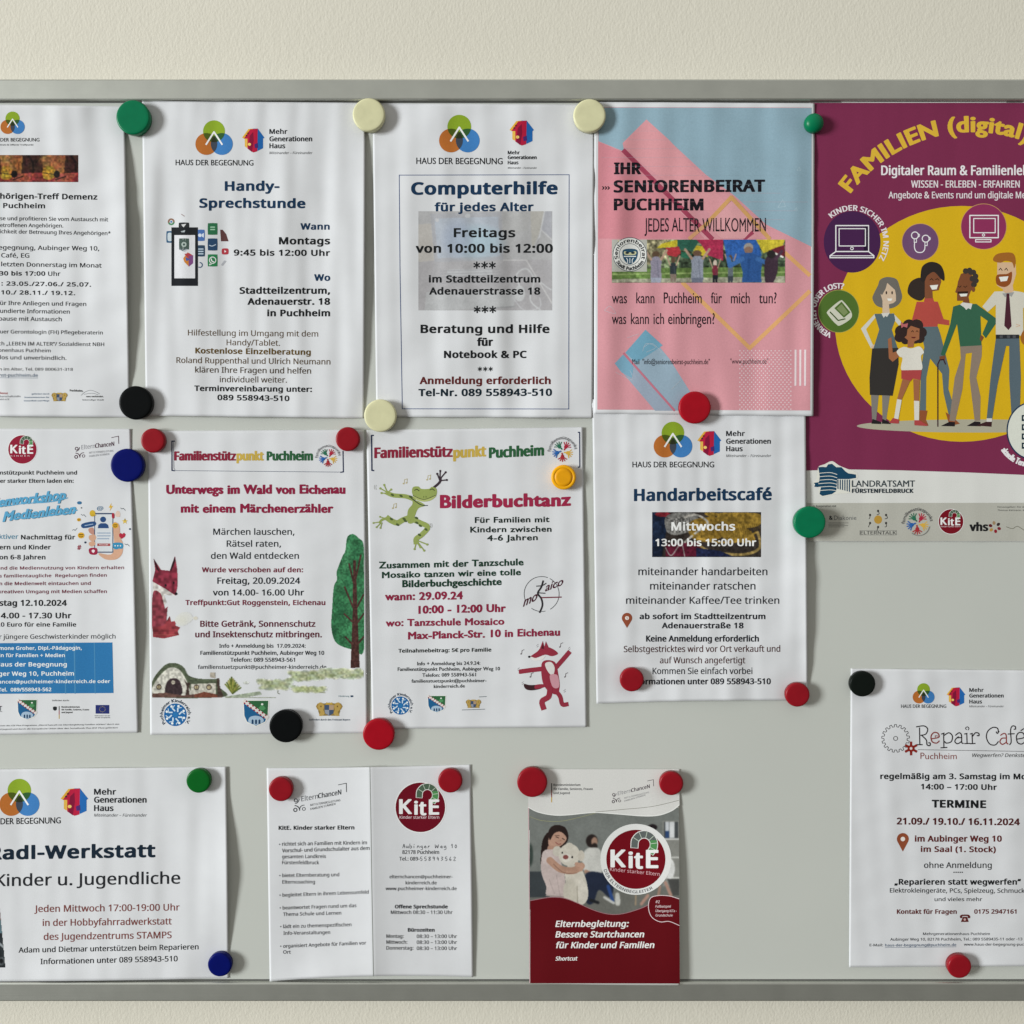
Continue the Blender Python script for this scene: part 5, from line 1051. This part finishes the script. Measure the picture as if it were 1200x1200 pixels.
for a in (('Jeden Mittwoch 17:00-19:00 Uhr', 172, 902, 124, 34, -8), ('in der Hobbyfahrradwerkstatt', 214, 862, 194, 34, -8), ('des Jugendzentrums STAMPS', 219, 862, 264, 34, -9)): p.t(a[0], a[1], a[2], a[3], a[4], '7a4440', .055, y1=a[3] + a[5])
p.t('Adam und Dietmar unterstützen beim Reparieren', 93, 997, 328, 27, '26282a', .06, y1=311); p.t('Informationen unter 089 558943-510', 203, 892, 386, 28, '26282a', .06, y1=371)
R = Ras(-180, 105, 29, 402, 70, 100, '2a3034'); R.poly([(-180, 105), (10, 105), (16, 170), (-180, 170)], 'a08a80'); R.poly([(-180, 165), (18, 165), (22, 230), (-180, 230)], '5c7a84'); R.ell(6, 370, 18, 22, '50565a'); R.ell(6, 370, 10, 12, '181a1c'); R.line([(-160, 380), (-60, 240), (20, 300)], 12, '8a9094'); R.noise(.3, 22)
R.blur(1); E_ = np.ones(R.X.shape, bool); E_ &= R.X < 0 + (R.Y - 105) * 0.095; p.ras(R, 'bike_photo', edge=E_)

K = Paper('leaflet', 'white folded leaflet standing open with two text panels and a round maroon emblem', 'leaflet',
          [(312.5, 900), (551.5, 896), (554.5, 1145), (316, 1150)], 0.6, bumps=[(308, 1060, 30, 80, 2.6), (390, 1152, 44, 26, 4.0), (500, 1148, 40, 20, 1.0), (562, 1060, 22, 70, 2.4)], ripple=(0.08, 103), pins=[(328, 925, 26), (527, 915, 26)],
          bows=(1.0, 0, -3.5, 0), fold=(434, 898, 438, 1148, 5.0, 30))
p = K.z(305, 885, 4.6154)
p.line([(592, 62), (597, 350), (602, 700), (611, 1196)], 2.6, '8a8f8a', 'fold_crease')
chance_logo(p, 222, 438, 250, 212, 27, '3a3c40', '4a4c50')
p.t('KitE. Kinder starker Eltern', 99, 509, 404, 22, '1c1e20', .105, part='heading', y1=402)
for a in (('richtet sich an Familien mit Kindern im', 118, 577, 490, 20, -8), ('Vorschul- und Grundschulalter aus dem', 118, 591, 526, 20, -14), ('gesamten Landkreis', 118, 355, 558, 19, -2), ('Fürstenfeldbruck', 118, 318, 590, 19, 0)): p.t(a[0], a[1], a[2], a[3], a[4], '2c2e32', .055, y1=a[3] + a[5])
p.ell(105, 482, 3.5, 3.5, '2c2e32', 'lettering', 8)
kite_logo(p, 866, 282, 134, col='681020')
def hand(strokes, x, y, sc):
    for st in strokes: p.line([(x + a * sc, y - b * sc) for a, b in st], 2.6, '3c3e44', 'handwriting', sm=True)
HW = {'A': [[(0, 0), (3, 9), (5, 0)], [(1, 4), (5, 4)]], 'u': [[(0, 5), (0, 1), (3, 1), (4, 5)], [(4, 5), (5, 0)]], 'b': [[(0, 10), (0, 0), (4, 1), (3, 5), (0, 4)]], 'i': [[(1, 5), (1, 0)], [(1, 8), (2, 8.5)]],
      'n': [[(0, 0), (1, 5), (2, 4), (4, 5), (5, 0)]], 'g': [[(4, 5), (0, 4), (1, 1), (4, 3), (4, -3), (0, -4)]], 'e': [[(0, 2), (4, 3), (2, 5), (0, 2), (3, 0), (5, 1)]], 'r': [[(0, 0), (1, 5), (1, 3), (4, 5)]], 'W': [[(0, 8), (1, 0), (4, 6), (6, 0), (8, 8)]],
      '1': [[(0, 6), (2, 9), (2, 0)]], '0': [[(2, 8), (0, 4), (2, 0), (4, 4), (2, 8)]], '5': [[(4, 9), (1, 9), (0, 5), (4, 4), (3, 0), (0, 0)]], '8': [[(2, 5), (0, 8), (3, 9), (4, 7), (0, 2), (2, 0), (4, 2), (2, 5)]], '9': [[(4, 8), (1, 9), (0, 6), (3, 5), (4, 8), (3, 0)]],
      '4': [[(1, 9), (0, 4), (4, 4)], [(3, 7), (3, 0)]], '3': [[(0, 9), (4, 8), (1, 5), (4, 3), (0, 0)]], '6': [[(3, 9), (0, 3), (2, 0), (4, 2), (0, 4)]], '2': [[(0, 7), (2, 9), (4, 7), (0, 0), (5, 0)]]}
def handline(s_, x0, y, sc, adv):
    x = x0
    for ch in s_:
        if ch in HW: hand(HW[ch], x, y, sc)
        x += adv * (1.5 if ch == 'W' else 1)
handline('Aubinger Weg 10', 770, 502, 2.3, 19.5); handline('558943562', 866, 570, 2.2, 22.5)
p.t('82178 Puchheim', 768, 967, 534, 20, '2c2e32', .055); p.t('Tel.: 089-', 752, 862, 570, 20, '2c2e32', .055)
p.z(305, 1015, 4.6154)
for i, a in enumerate((('bietet Elternberatung und', 119, 427, 60, 19, -5), ('Elterncoaching', 119, 296, 95, 19, -1), ('begleitet Eltern in ihrem Lebensumfeld', 120, 586, 166, 19, -17), ('beantwortet Fragen rund um das', 121, 520, 235, 19, -13), ('Thema Schule und Lernen', 123, 438, 270, 19, -8),
          ('lädt ein zu themenspezifischen', 124, 493, 336, 19, -11), ('Info-Veranstaltungen', 125, 378, 372, 19, -5), ('organisiert Angebote für Familien vor', 124, 573, 442, 19, -18), ('Ort', 124, 165, 474, 19, 0))):
    p.t(a[0], a[1], a[2], a[3], a[4], '2c2e32', .055, y1=a[3] + a[5])
    if i in (0, 2, 3, 5, 7): p.ell(a[1] - 13, a[3] - 9, 3.5, 3.5, '2c2e32', 'lettering', 8)
for a in (('elternchancen@puchheimer-', 699, 1040, 66, 18, .055), ('kinderreich.de', 786, 954, 99, 18, .055), ('www.puchheimer-kinderreich.de', 678, 1062, 130, 18, .055), ('Offene Sprechstunde', 728, 1014, 229, 20, .105), ('Mittwoch 08:30 – 11:30 Uhr', 706, 1040, 259, 19, .055), ('Bürozeiten', 798, 943, 355, 20, .105),
          ('Montag:', 682, 775, 388, 19, .055), ('08:30 – 13:00 Uhr', 846, 1064, 389, 19, .055), ('Mittwoch:', 682, 795, 420, 19, .055), ('08:30 – 13:00 Uhr', 846, 1064, 421, 19, .055), ('Donnerstag:', 682, 828, 452, 19, .055), ('08:30 – 13:00 Uhr', 846, 1064, 454, 19, .055)): p.t(*a[:5], '26282c', a[5])

L_ = Paper('booklet', 'dark red booklet showing a girl hugging a white teddy bear, hanging over the lower frame', 'booklet',
          [(619, 903), (795.5, 902.5), (796.8, 1154.5), (620.5, 1152)], 0.8, bumps=[(800, 1060, 40, 110, 5.0), (620, 1160, 60, 60, 5.6), (720, 1165, 90, 60, 6.6)], ripple=(0.06, 107), pins=[(623, 917, 30), (787, 918, 26)], gloss=True, bows=(0.8, 0, .8, 0))
p = L_.z(600, 900, 4.6154)
R = Ras(88, 215, 905, 800, 330, 236, '747874')
R.put(np.clip((R.Y - 620) / 60, 0, 1), '6c6c66'); R.ell(300, 400, 300, 200, '808480', .5, .8)
R.poly([(88, 560), (190, 560), (200, 700), (88, 700)], '3c4246'); R.ell(100, 470, 14, 60, '2c3a34', .8, .4)
# shelf, right
R.poly([(815, 285), (905, 285), (905, 640), (815, 640)], '8a8a84'); R.poly([(822, 292), (898, 292), (898, 380), (822, 380)], '484c4e'); R.rect = None
for x0, x1, c in ((830, 848, 'c9cdd2'), (852, 878, 'd4d6d8')): R.poly([(x0, 292), (x1, 292), (x1, 378), (x0, 378)], c)
R.poly([(830, 340), (848, 340), (848, 378), (830, 378)], '2c4878'); R.line([(815, 384), (905, 384)], 8, 'dcdcd8'); R.line([(815, 484), (905, 484)], 8, 'cfcfca'); R.line([(815, 594), (905, 594)], 8, 'cfcfca'); R.ell(855, 545, 26, 55, 'dadad8')
# people in the back
R.ell(432, 395, 32, 36, '2c2422'); R.ell(446, 400, 17, 26, 'a88470'); R.ell(446, 424, 17, 18, '2c2422'); R.smooth([(400, 440), (450, 430), (480, 450), (488, 520), (480, 570), (400, 570), (380, 500)], 'c9c8c2'); R.line([(400, 560), (480, 600), (500, 590)], 22, 'a88470'); R.smooth([(400, 570), (520, 580), (550, 640), (530, 700), (470, 660), (440, 730), (400, 720)], '242c40')
R.line([(520, 640), (545, 720)], 18, '2c4a88'); R.line([(425, 715), (465, 728)], 16, '222428'); R.line([(500, 700), (550, 730)], 14, 'c8c8c4'); R.smooth([(560, 680), (580, 680), (584, 738), (560, 738)], 'c4c4be'); R.ell(760, 320, 26, 16, '241e20')
R.line([(735, 690), (700, 735)], 16, 'b08878'); R.line([(830, 620), (860, 690)], 16, 'b08878'); R.line([(800, 640), (790, 700)], 14, 'a08070'); R.poly([(840, 600), (905, 600), (905, 690), (870, 690)], '4a4a48'); R.line([(670, 690), (668, 740)], 8, 'a08a70')
R.blur(3)
# girl
R.smooth([(160, 420), (175, 370), (205, 352), (205, 470), (170, 560), (155, 520)], '2a1e1c'); R.smooth([(190, 400), (200, 335), (235, 308), (285, 320), (304, 360), (298, 400), (260, 440), (210, 440)], '2c201e')
R.smooth([(196, 395), (215, 350), (262, 345), (292, 370), (290, 395), (262, 422), (228, 430), (202, 420)], 'bc917c'); R.smooth([(196, 420), (240, 430), (250, 460), (200, 460)], 'b08672')
R.line([(238, 372), (252, 378)], 4, '3a2822'); R.line([(272, 380), (284, 388)], 4, '3a2822'); R.line(catmull([(236, 402), (250, 412), (264, 410)], False), 4, '8c4a44'); R.ell(262, 392, 5, 4, 'a87a66')
R.line([(232, 364), (256, 366)], 3, '4a3028'); R.smooth([(200, 340), (240, 320), (280, 330), (300, 372), (270, 345), (230, 352), (205, 390)], '2c201e')
R.smooth([(165, 460), (205, 440), (245, 460), (280, 560), (290, 640), (290, 698), (190, 690), (185, 640), (158, 560)], 'c4b2ae'); R.smooth([(165, 460), (200, 445), (225, 480), (225, 505), (170, 515)], 'cdbcb8')
R.line([(185, 690), (290, 698)], 6, '9a8c88'); R.line([(200, 600), (230, 680)], 4, 'a89894', .7); R.line([(240, 580), (260, 690)], 4, 'a89894', .7)
# teddy
R.ell(244, 450, 24, 28, 'c9c2b4'); R.ell(310, 470, 58, 60, 'd2cbbd'); R.ell(310, 422, 22, 18, 'cdc6b8'); R.ell(374, 475, 18, 30, 'c8c0b2'); R.ell(296, 486, 26, 24, 'dcd6ca'); R.ell(290, 482, 15, 12, '8c4c48'); R.ell(326, 482, 5, 6, '201c1c'); R.ell(272, 458, 4, 5, '201c1c')
R.smooth([(290, 540), (360, 530), (392, 580), (408, 640), (410, 700), (370, 742), (352, 720), (350, 745), (290, 725), (292, 640)], 'cdc6b8'); R.smooth([(365, 600), (405, 640), (408, 710), (372, 742), (355, 700)], 'd4cdc0'); R.smooth([(280, 640), (320, 600), (352, 660), (350, 742), (288, 722)], 'c6bfb0'); R.line([(352, 640), (356, 730)], 5, '9c9484', .8)
R.line(catmull([(205, 500), (260, 545), (330, 555), (375, 530)], False), 38, 'b48a74'); R.line([(350, 520), (378, 528), (372, 548)], 22, 'bc927c'); R.line([(300, 562), (325, 568)], 14, 'bc927c'); R.line(catmull([(225, 520), (280, 566), (350, 568)], False), 4, '7c5848', .7)
R.noise(.03, 9); R.noise(.04, 36); R.blur(1); p.ras(R, 'photo', edge=(R.X > 91 + R.Y * .0058) & (R.X < 903 + R.Y * .004))
p.line([(89, 190), (92, 500), (96, 1162)], 4, 'c8a8ac', 'worn_spine')
WV = [(90, 215), (140, 240), (220, 255), (300, 256), (440, 244), (560, 250), (700, 262), (790, 258), (860, 232), (904, 200), (905, 228), (906, 10)]
p.poly([(88, 6), (904, 6), (906, 202)] + catmull([(904, 202), (862, 234), (790, 258), (700, 261), (560, 250), (440, 243), (300, 256), (220, 256), (140, 240), (88, 214)], False, 4), 'cfcecb', 'white_header')
p.line([(904, 200), (862, 232), (790, 256), (700, 259), (560, 248), (440, 241), (300, 254), (220, 254), (140, 238), (88, 212)], 4.5, 'e6e4e0', 'white_header', sm=True)
p.line([(452, 238), (600, 224), (760, 208), (902, 175)], 2.4, '7c7a70', 'white_header', sm=True); p.line([(95, 262), (160, 284), (260, 288), (360, 268), (450, 244)], 2, '9a9a70', 'white_header', sm=True)
p.rect(212, 82, 217, 120, '26262a', 'ministry_mark'); p.rect(212, 120, 217, 158, '7c2c2c', 'ministry_mark'); p.rect(212, 158, 217, 186, 'b89430', 'ministry_mark')
for k, (s_, x) in enumerate((('Bundesministerium', 370), ('für Familie, Senioren, Frauen', 437), ('und Jugend', 312))): p.t(s_, 224, x, 97 + 22 * k, 12, '26262a', .07, part='ministry_mark')
chance_logo(p, 572, 745, 148, 108, 20, '3a2c38', '77777c')
p.poly(catmull([(98, 720), (200, 702), (280, 705), (360, 735), (440, 770), (520, 792), (600, 790), (700, 760), (760, 730)], False, 4) + [(905, 712), (908, 1166), (99, 1164)], '5c0814', 'red_field')
p.line([(98, 718), (200, 700), (280, 703), (360, 733), (440, 768), (520, 790), (600, 788), (700, 758), (745, 736)], 3, 'a07078', 'red_field', sm=True)
p.poly(catmull([(904, 708), (850, 692), (790, 690), (748, 705), (738, 755), (755, 805), (800, 832), (850, 830), (905, 852)], False, 4), '5c0814', 'speech_bubble'); p.line([(904, 708), (850, 692), (790, 690), (748, 705), (738, 755), (755, 805), (800, 832), (850, 830), (905, 852)], 3.6, 'd9c6c8', 'speech_bubble', sm=True)
for k, (s_, x) in enumerate((('#2', 798), ('Fallbeispiel', 858), ('Übergang KiTa -', 890), ('Grundschule', 868))): p.t(s_, 776, x, 731 + 24 * k, 15 if k == 0 else 13, 'ddc8ca', .045, part='speech_bubble', shear=.1)
kite_logo(p, 670, 494, 160, ring='d8d8d6', col='6c0818', sub=False, hook='5c6260')
p.t('Kinder starker Eltern', 530, 800, 556, 19, 'd4a4aa', .04, part='round_logo', y1=584)
p.t('DER ELTERNBEGLEITER', 0, 0, 0, 16, '6a6c70', .05, part='round_logo', arc=(670, 494, 184, 162, 60))
for a in (('Elternbegleitung:', 234, 628, 860, 34), ('Bessere Startchancen', 234, 712, 917, 34), ('für Kinder und Familien', 234, 767, 975, 34), ('Shortcut', 234, 352, 1042, 22)): p.t(*a, 'e9e2e0', .08, shear=.2, part='heading', y1=a[3] - 1)

M = Paper('flyer', 'repair café flyer with a cog wheel drawing, cut off by the lower right picture edge', 'flyer',
          [(997, 783.5), (1252, 786), (1243, 1132), (995, 1133.5)], 0.5, bumps=[(995, 1020, 16, 110, 1.6), (1180, 1134, 50, 12, .9), (1100, 784, 60, 12, .8)], ripple=(0.3, 113), pins=[(1011, 801, 28), (1125, 1133, 26)])
p = M.z(980, 770, 5.4545)
rings_logo(p, 558, 236, 41); p.t('HAUS DER BEGEGNUNG', 414, 703, 325, 22, BLK, .05, f='B', part='logo_lettering')
house_logo(p, 705, 194, 825, 315); mgh(p, 850, 1070, (223, 259, 297), 25, 321)
gear = []
for k in range(17):
    for da, rr in ((-.11, 74), (-.07, 89), (.07, 89), (.11, 74)): a = 2 * math.pi * k / 17 + da - .1; gear.append((379 + rr * math.cos(a), 520 + rr * math.sin(a)))
p.line(gear, 3.6, '3a3638', 'cog_drawing', closed=True); p.ring(379, 520, 13, 3.6, '3a3638', 'cog_drawing')
for k in range(6): a = math.radians(60 * k - 90); p.line([(478, 584), (478 + 40 * math.cos(a), 584 + 40 * math.sin(a))], 15, '84241c', 'cog_drawing')
p.ell(478, 584, 22, 22, '84241c', 'cog_drawing', 20); p.ell(478, 584, 9, 9, 'd8ccca', 'cog_drawing', 12)
p.line([(522, 592), (900, 598), (1260, 604)], 3, '4a4648', 'cog_drawing')
# curled title, each letter a set of pen strokes
CU = 'curled_title'
def cur(st, col='2a2628', wd=7):
    for q in st: p.line(q, wd, col, CU, sm=len(q) > 2)
cur([[(532, 452), (534, 560)], [(512, 446), (560, 440), (584, 460), (572, 492), (540, 500)], [(545, 500), (575, 530), (580, 560), (598, 566), (600, 550), (590, 548)], [(518, 560), (550, 560)]])
cur([[(612, 522), (655, 512), (650, 488), (625, 482), (606, 505), (612, 540), (640, 550), (658, 536)]], '84302c'); cur([[(650, 505), (632, 503), (634, 512)]], '84302c', 4)
cur([[(686, 490), (688, 578)], [(672, 492), (690, 486)], [(690, 500), (720, 484), (742, 505), (735, 540), (705, 550), (692, 540)], [(668, 580), (708, 578)]])
cur([[(762, 500), (785, 484), (800, 498), (802, 545), (812, 552)], [(800, 515), (770, 518), (758, 540), (775, 554), (800, 540)]]); cur([[(772, 512), (784, 508)]], '2a2628', 4)
cur([[(834, 490), (836, 550)], [(820, 492), (836, 488)], [(820, 553), (852, 552)]]); cur([[(842, 466), (848, 456), (838, 446), (826, 454), (832, 464)]], '2a2628', 5)
cur([[(868, 490), (870, 552)], [(856, 492), (870, 488)], [(856, 554), (888, 552)], [(872, 505), (890, 484), (910, 488), (912, 502), (900, 502)]])
cur([[(1036, 478), (1030, 455), (1000, 450), (968, 475), (960, 515), (980, 555), (1015, 562), (1036, 540)], [(1022, 478), (1030, 488), (1040, 474)]])
cur([[(1050, 500), (1072, 488), (1086, 500), (1088, 545), (1098, 556)], [(1086, 518), (1058, 520), (1046, 542), (1062, 558), (1086, 545)]], '84302c')
cur([[(1146, 462), (1144, 444), (1124, 442), (1114, 470), (1118, 540), (1108, 560)], [(1098, 492), (1138, 490)], [(1146, 460), (1136, 462)]])
cur([[(1158, 524), (1200, 514), (1196, 488), (1170, 482), (1152, 505), (1158, 545), (1184, 556), (1206, 542)], [(1180, 470), (1198, 458)]])
p.t('Puchheim', 538, 770, 652, 40, '7c3c36', .03, f='B', part=CU, y1=652, wob=.03); p.t('Wegwerfen? Denkste!', 864, 1214, 639, 23, '30302e', .045, shear=.25, part='subheading', y1=639)
for a in (('regelmäßig am 3. Samstag im Monat', 281, 1308, 780, 37, .1, 2), ('14:00 – 17:00 Uhr', 541, 1027, 846, 36, .1, 4), ('TERMINE', 610, 958, 962, 50, .12, 4)): p.t(a[0], a[1], a[2], a[3], a[4], '1c1e20', a[5], y1=a[3] + a[6])
p.z(980, 940, 5)
p.t('21.09./ 19.10./ 16.11.2024', 354, 1076, 131, 40, '4c1c1c', .1, y1=136); p.t('im Aubinger Weg 10', 460, 970, 232, 36, '5c2624', .1); p.t('im Saal (1. Stock)', 495, 935, 292, 34, '5c2624', .1, y1=294)
pin_mark(p, 390, 181, 290, 70, '8c4a30')
p.t('ohne Anmeldung', 514, 911, 386, 34, '2c2e30', .055); [p.ell(690 + 12 * k, 411, 4.5, 4, '3c3e40', 'lettering', 8) for k in range(5)]
p.t('„Reparieren statt wegwerfen“', 340, 1082, 484, 34, '1c1e20', .1); p.t('Elektrokleingeräte, PCs, Spielzeug, Schmuck,', 314, 1112, 530, 26, '2c2e30', .055, y1=532); p.t('und vieles mehr', 576, 855, 580, 22, '2c2e30', .055)
p.t('Kontakt für Fragen', 355, 706, 655, 27, '5c2624', .095, y1=655); p.t('0175 2947161', 808, 1056, 654, 26, '5c2624', .095)
TE = 'telephone_symbol'
p.line([(728, 672), (736, 664), (772, 664), (782, 674)], 9, '5c2624', TE, sm=True); p.poly([(724, 668), (738, 668), (738, 680), (726, 680)], '5c2624', TE); p.poly([(770, 668), (784, 668), (784, 680), (770, 680)], '5c2624', TE); p.poly([(742, 672), (766, 672), (776, 702), (730, 702)], '5c2624', TE); p.ell(753, 688, 7, 7, 'c8a8a4', TE, 12)
p.t('Mehrgenerationenhaus Puchheim', 508, 900, 779, 15, '34363a', .055); p.t('Aubinger Weg 10, 82178 Puchheim, Tel.: 089 5589435-11 oder -13', 316, 1090, 812, 16, '34363a', .055, y1=810)
p.t('E-Mail:', 195, 273, 845, 15, '34363a', .055); p.t('haus-der-begegnung@puchheim.de', 286, 703, 846, 15, '2c4a68', .055, y1=843, part='web_address'); p.line([(286, 852), (703, 848)], 1.8, '2c4a68', 'web_address'); p.t('www.haus-der-begegnung-puchheim.de', 748, 1204, 841, 15, '34363a', .055)


run_text()
for p in Paper.ALL: p.build()

# ------------------------------------------------------------------ magnets
def mag_mat(name, rgb, rough=0.32):
    return make_mat(name, tuple(lin(hexc(rgb)) * 1.15), rough, spec=0.08 if 'bl' in name else 0.2, bump=[(260, 0.10, 0.0002, (1, 1, 1)), (1500, 0.08, 0.00005, (1, 1, 1))], mottle=(120, 0.05))
MC = dict(green=mag_mat('green_plastic', '006a45'), deep=mag_mat('deep_green_plastic', '04591c'), cream=mag_mat('cream_plastic', 'c9c6a0'), black=mag_mat('black_plastic', '0b0d0e'), red=mag_mat('red_plastic', '98081a'),
          dred=mag_mat('dark_red_plastic', '86101c'), blue=mag_mat('blue_plastic', '07105a'), yellow=mag_mat('yellow_plastic', 'e0a012'), moss=mag_mat('blackish_plastic', '101512'))
def lathe(prof, n=56):
    v, f = [], []
    for r, d in prof:
        for k in range(n):
            a = 2 * math.pi * k / n; v.append((r * math.cos(a), -d, r * math.sin(a)))
    for i in range(len(prof) - 1):
        for k in range(n): k2 = (k + 1) % n; f.append((i * n + k, i * n + k2, (i + 1) * n + k2, (i + 1) * n + k))
    f.append(tuple(range((len(prof) - 1) * n, len(prof) * n)))
    me = bpy.data.meshes.new('disc'); me.from_pydata(v, [], f)
    sm = np.ones(len(f), bool); sm[-1] = False; me.polygons.foreach_set('use_smooth', sm); me.update()
    bm = bmesh.new(); bm.from_mesh(me); bmesh.ops.recalc_face_normals(bm, faces=bm.faces)
    bm.to_mesh(me); bm.free(); return me
def disc_prof(r, H):
    return [(r * .9, 0), (r * .965, .0002), (r * .975, H * .5), (r, H - .0022), (r - .0001, H - .0014), (r - .0005, H - .0006), (r - .0011, H - .00015), (r - .0018, H), (r - .004, H + .00003)]
MAG = [
 (155.5, 137, 20, 8.0, 'green', 'large green magnet at the top between the dementia meeting and phone help flyers', 0),
 (432, 134, 19.2, 7.6, 'cream', 'cream magnet at the top between the phone help and computer help flyers', 0),
 (691, 135, 19.2, 7.6, 'cream', 'cream magnet at the top left corner of the pink and blue poster', 0),
 (956, 142, 11.3, 9.0, 'green', 'small domed shiny green magnet between the pink and the purple poster', 1),
 (158.5, 472, 19.8, 8.0, 'black', 'black magnet between the dementia meeting and phone help flyers at their lower corners', 0),
 (445.5, 487, 19.2, 7.6, 'cream', 'cream magnet at the lower left corner of the computer help flyer', 0),
 (814.5, 477.5, 19.0, 7.8, 'red', 'large red magnet on the lower edge of the pink and blue poster', 0),
 (178.8, 516.3, 14.4, 7.0, 'dred', 'small red magnet at the upper left corner of the fairy tale walk flyer', 0),
 (407.3, 514.6, 14.3, 7.0, 'dred', 'small red magnet at the upper right corner of the fairy tale walk flyer', 0),
 (148.5, 545.3, 19.6, 8.0, 'blue', 'large dark blue magnet on the right edge of the media workshop flyer', 0),
 (660.5, 559.3, 14.6, 7.0, 'yellow', 'yellow magnet with a raised rim on the picture book dance flyer', 2),
 (949.3, 612, 18.8, 8.0, 'green', 'large green magnet on the lower left corner of the purple poster', 0),
 (740.6, 796.8, 14.2, 7.0, 'dred', 'small red magnet covering the last line of the needlework café flyer', 0),
 (935, 814.5, 14.4, 7.0, 'dred', 'small red magnet at the lower right corner of the needlework café flyer', 0),
 (1011.3, 801.8, 15.2, 6.5, 'moss', 'matt blackish magnet at the upper left corner of the repair café flyer', 0),
 (334.5, 851.5, 19.4, 8.0, 'black', 'black magnet on the lower edge of the fairy tale walk flyer', 0),
 (443.6, 861, 18.7, 8.0, 'red', 'large red magnet at the lower left corner of the picture book dance flyer', 0),
 (232.2, 915.6, 14.4, 7.0, 'deep', 'small green magnet at the upper right of the bike workshop flyer', 0),
 (328.8, 925.5, 14.4, 7.0, 'dred', 'small red magnet on the left panel of the folded leaflet', 0),
 (527.6, 915.4, 14.4, 7.0, 'dred', 'small red magnet beside the round emblem of the folded leaflet', 0),
 (623.8, 917.3, 17.8, 7.5, 'dred', 'large dark red magnet at the upper left corner of the red booklet', 0),
 (787, 918.6, 14.2, 7.0, 'dred', 'small red magnet at the upper right corner of the red booklet', 0),
 (257.2, 1131.3, 14.2, 7.0, 'blue', 'small dark blue magnet at the lower right corner of the bike workshop flyer', 0),
 (1125, 1133.4, 14.0, 7.5, 'dred', 'small red magnet on the lower edge of the repair café flyer', 0),
]
for i, (px, py, rp, H_, c, lab, kind) in enumerate(MAG):
    # rests on the topmost sheet under it
    base = 0.0
    for P_ in Paper.ALL:
        xs = [q[0] for q in P_.corners]; ys = [q[1] for q in P_.corners]
        if min(xs) - rp < px < max(xs) + rp and min(ys) - rp < py < max(ys) + rp:
            g = np.linspace(-.9, .9, 7) * rp; gx, gy = np.meshgrid(px + g, py + g)
            inside = (gx > min(xs)) & (gx < max(xs)) & (gy > min(ys)) & (gy < max(ys))
            if inside.any(): base = max(base, float(P_.h(gx, gy)[inside].max()) + 0.00025)
    Hm = H_ / 1000
    top = unp(px, py, base + Hm)
    r = float(np.linalg.norm(unp(px + rp, py, base + Hm) - top))
    loc = (top[0], -base, top[2])
    nm = 'magnet'
    if kind == 0:
        o = link_mesh(nm, lathe(disc_prof(r, Hm)), MC[c], None, loc)
    elif kind == 1:
        pr = [(r * .95, 0), (r, .0006), (r, .003)] + [(r * math.cos(a), .003 + (Hm - .003) * math.sin(a)) for a in np.linspace(.15, 1.5, 10)]
        o = link_mesh(nm, lathe(pr), MC[c], None, loc); MC[c]
    else:
        o = empty(nm, loc, lab, 'magnet')
        link_mesh('rim', lathe([(r * .9, 0), (r * .97, .0003), (r, Hm - .0014), (r - .0004, Hm - .0004), (r - .0012, Hm), (r * .80, Hm), (r * .77, Hm - .0001), (r * .74, Hm - .0005)]), MC[c], o)
        link_mesh('recessed_face', lathe([(r * .76, Hm - .002), (r * .755, Hm - .0004), (r * .5, Hm - .0003)]), mag_mat('worn_yellow_plastic', 'd8960c', .4), o)
    o.rotation_euler = (0, (i * 1.7) % 6.28, 0)
    tag(o, lab, 'magnet', 'round magnets holding up the sheets')
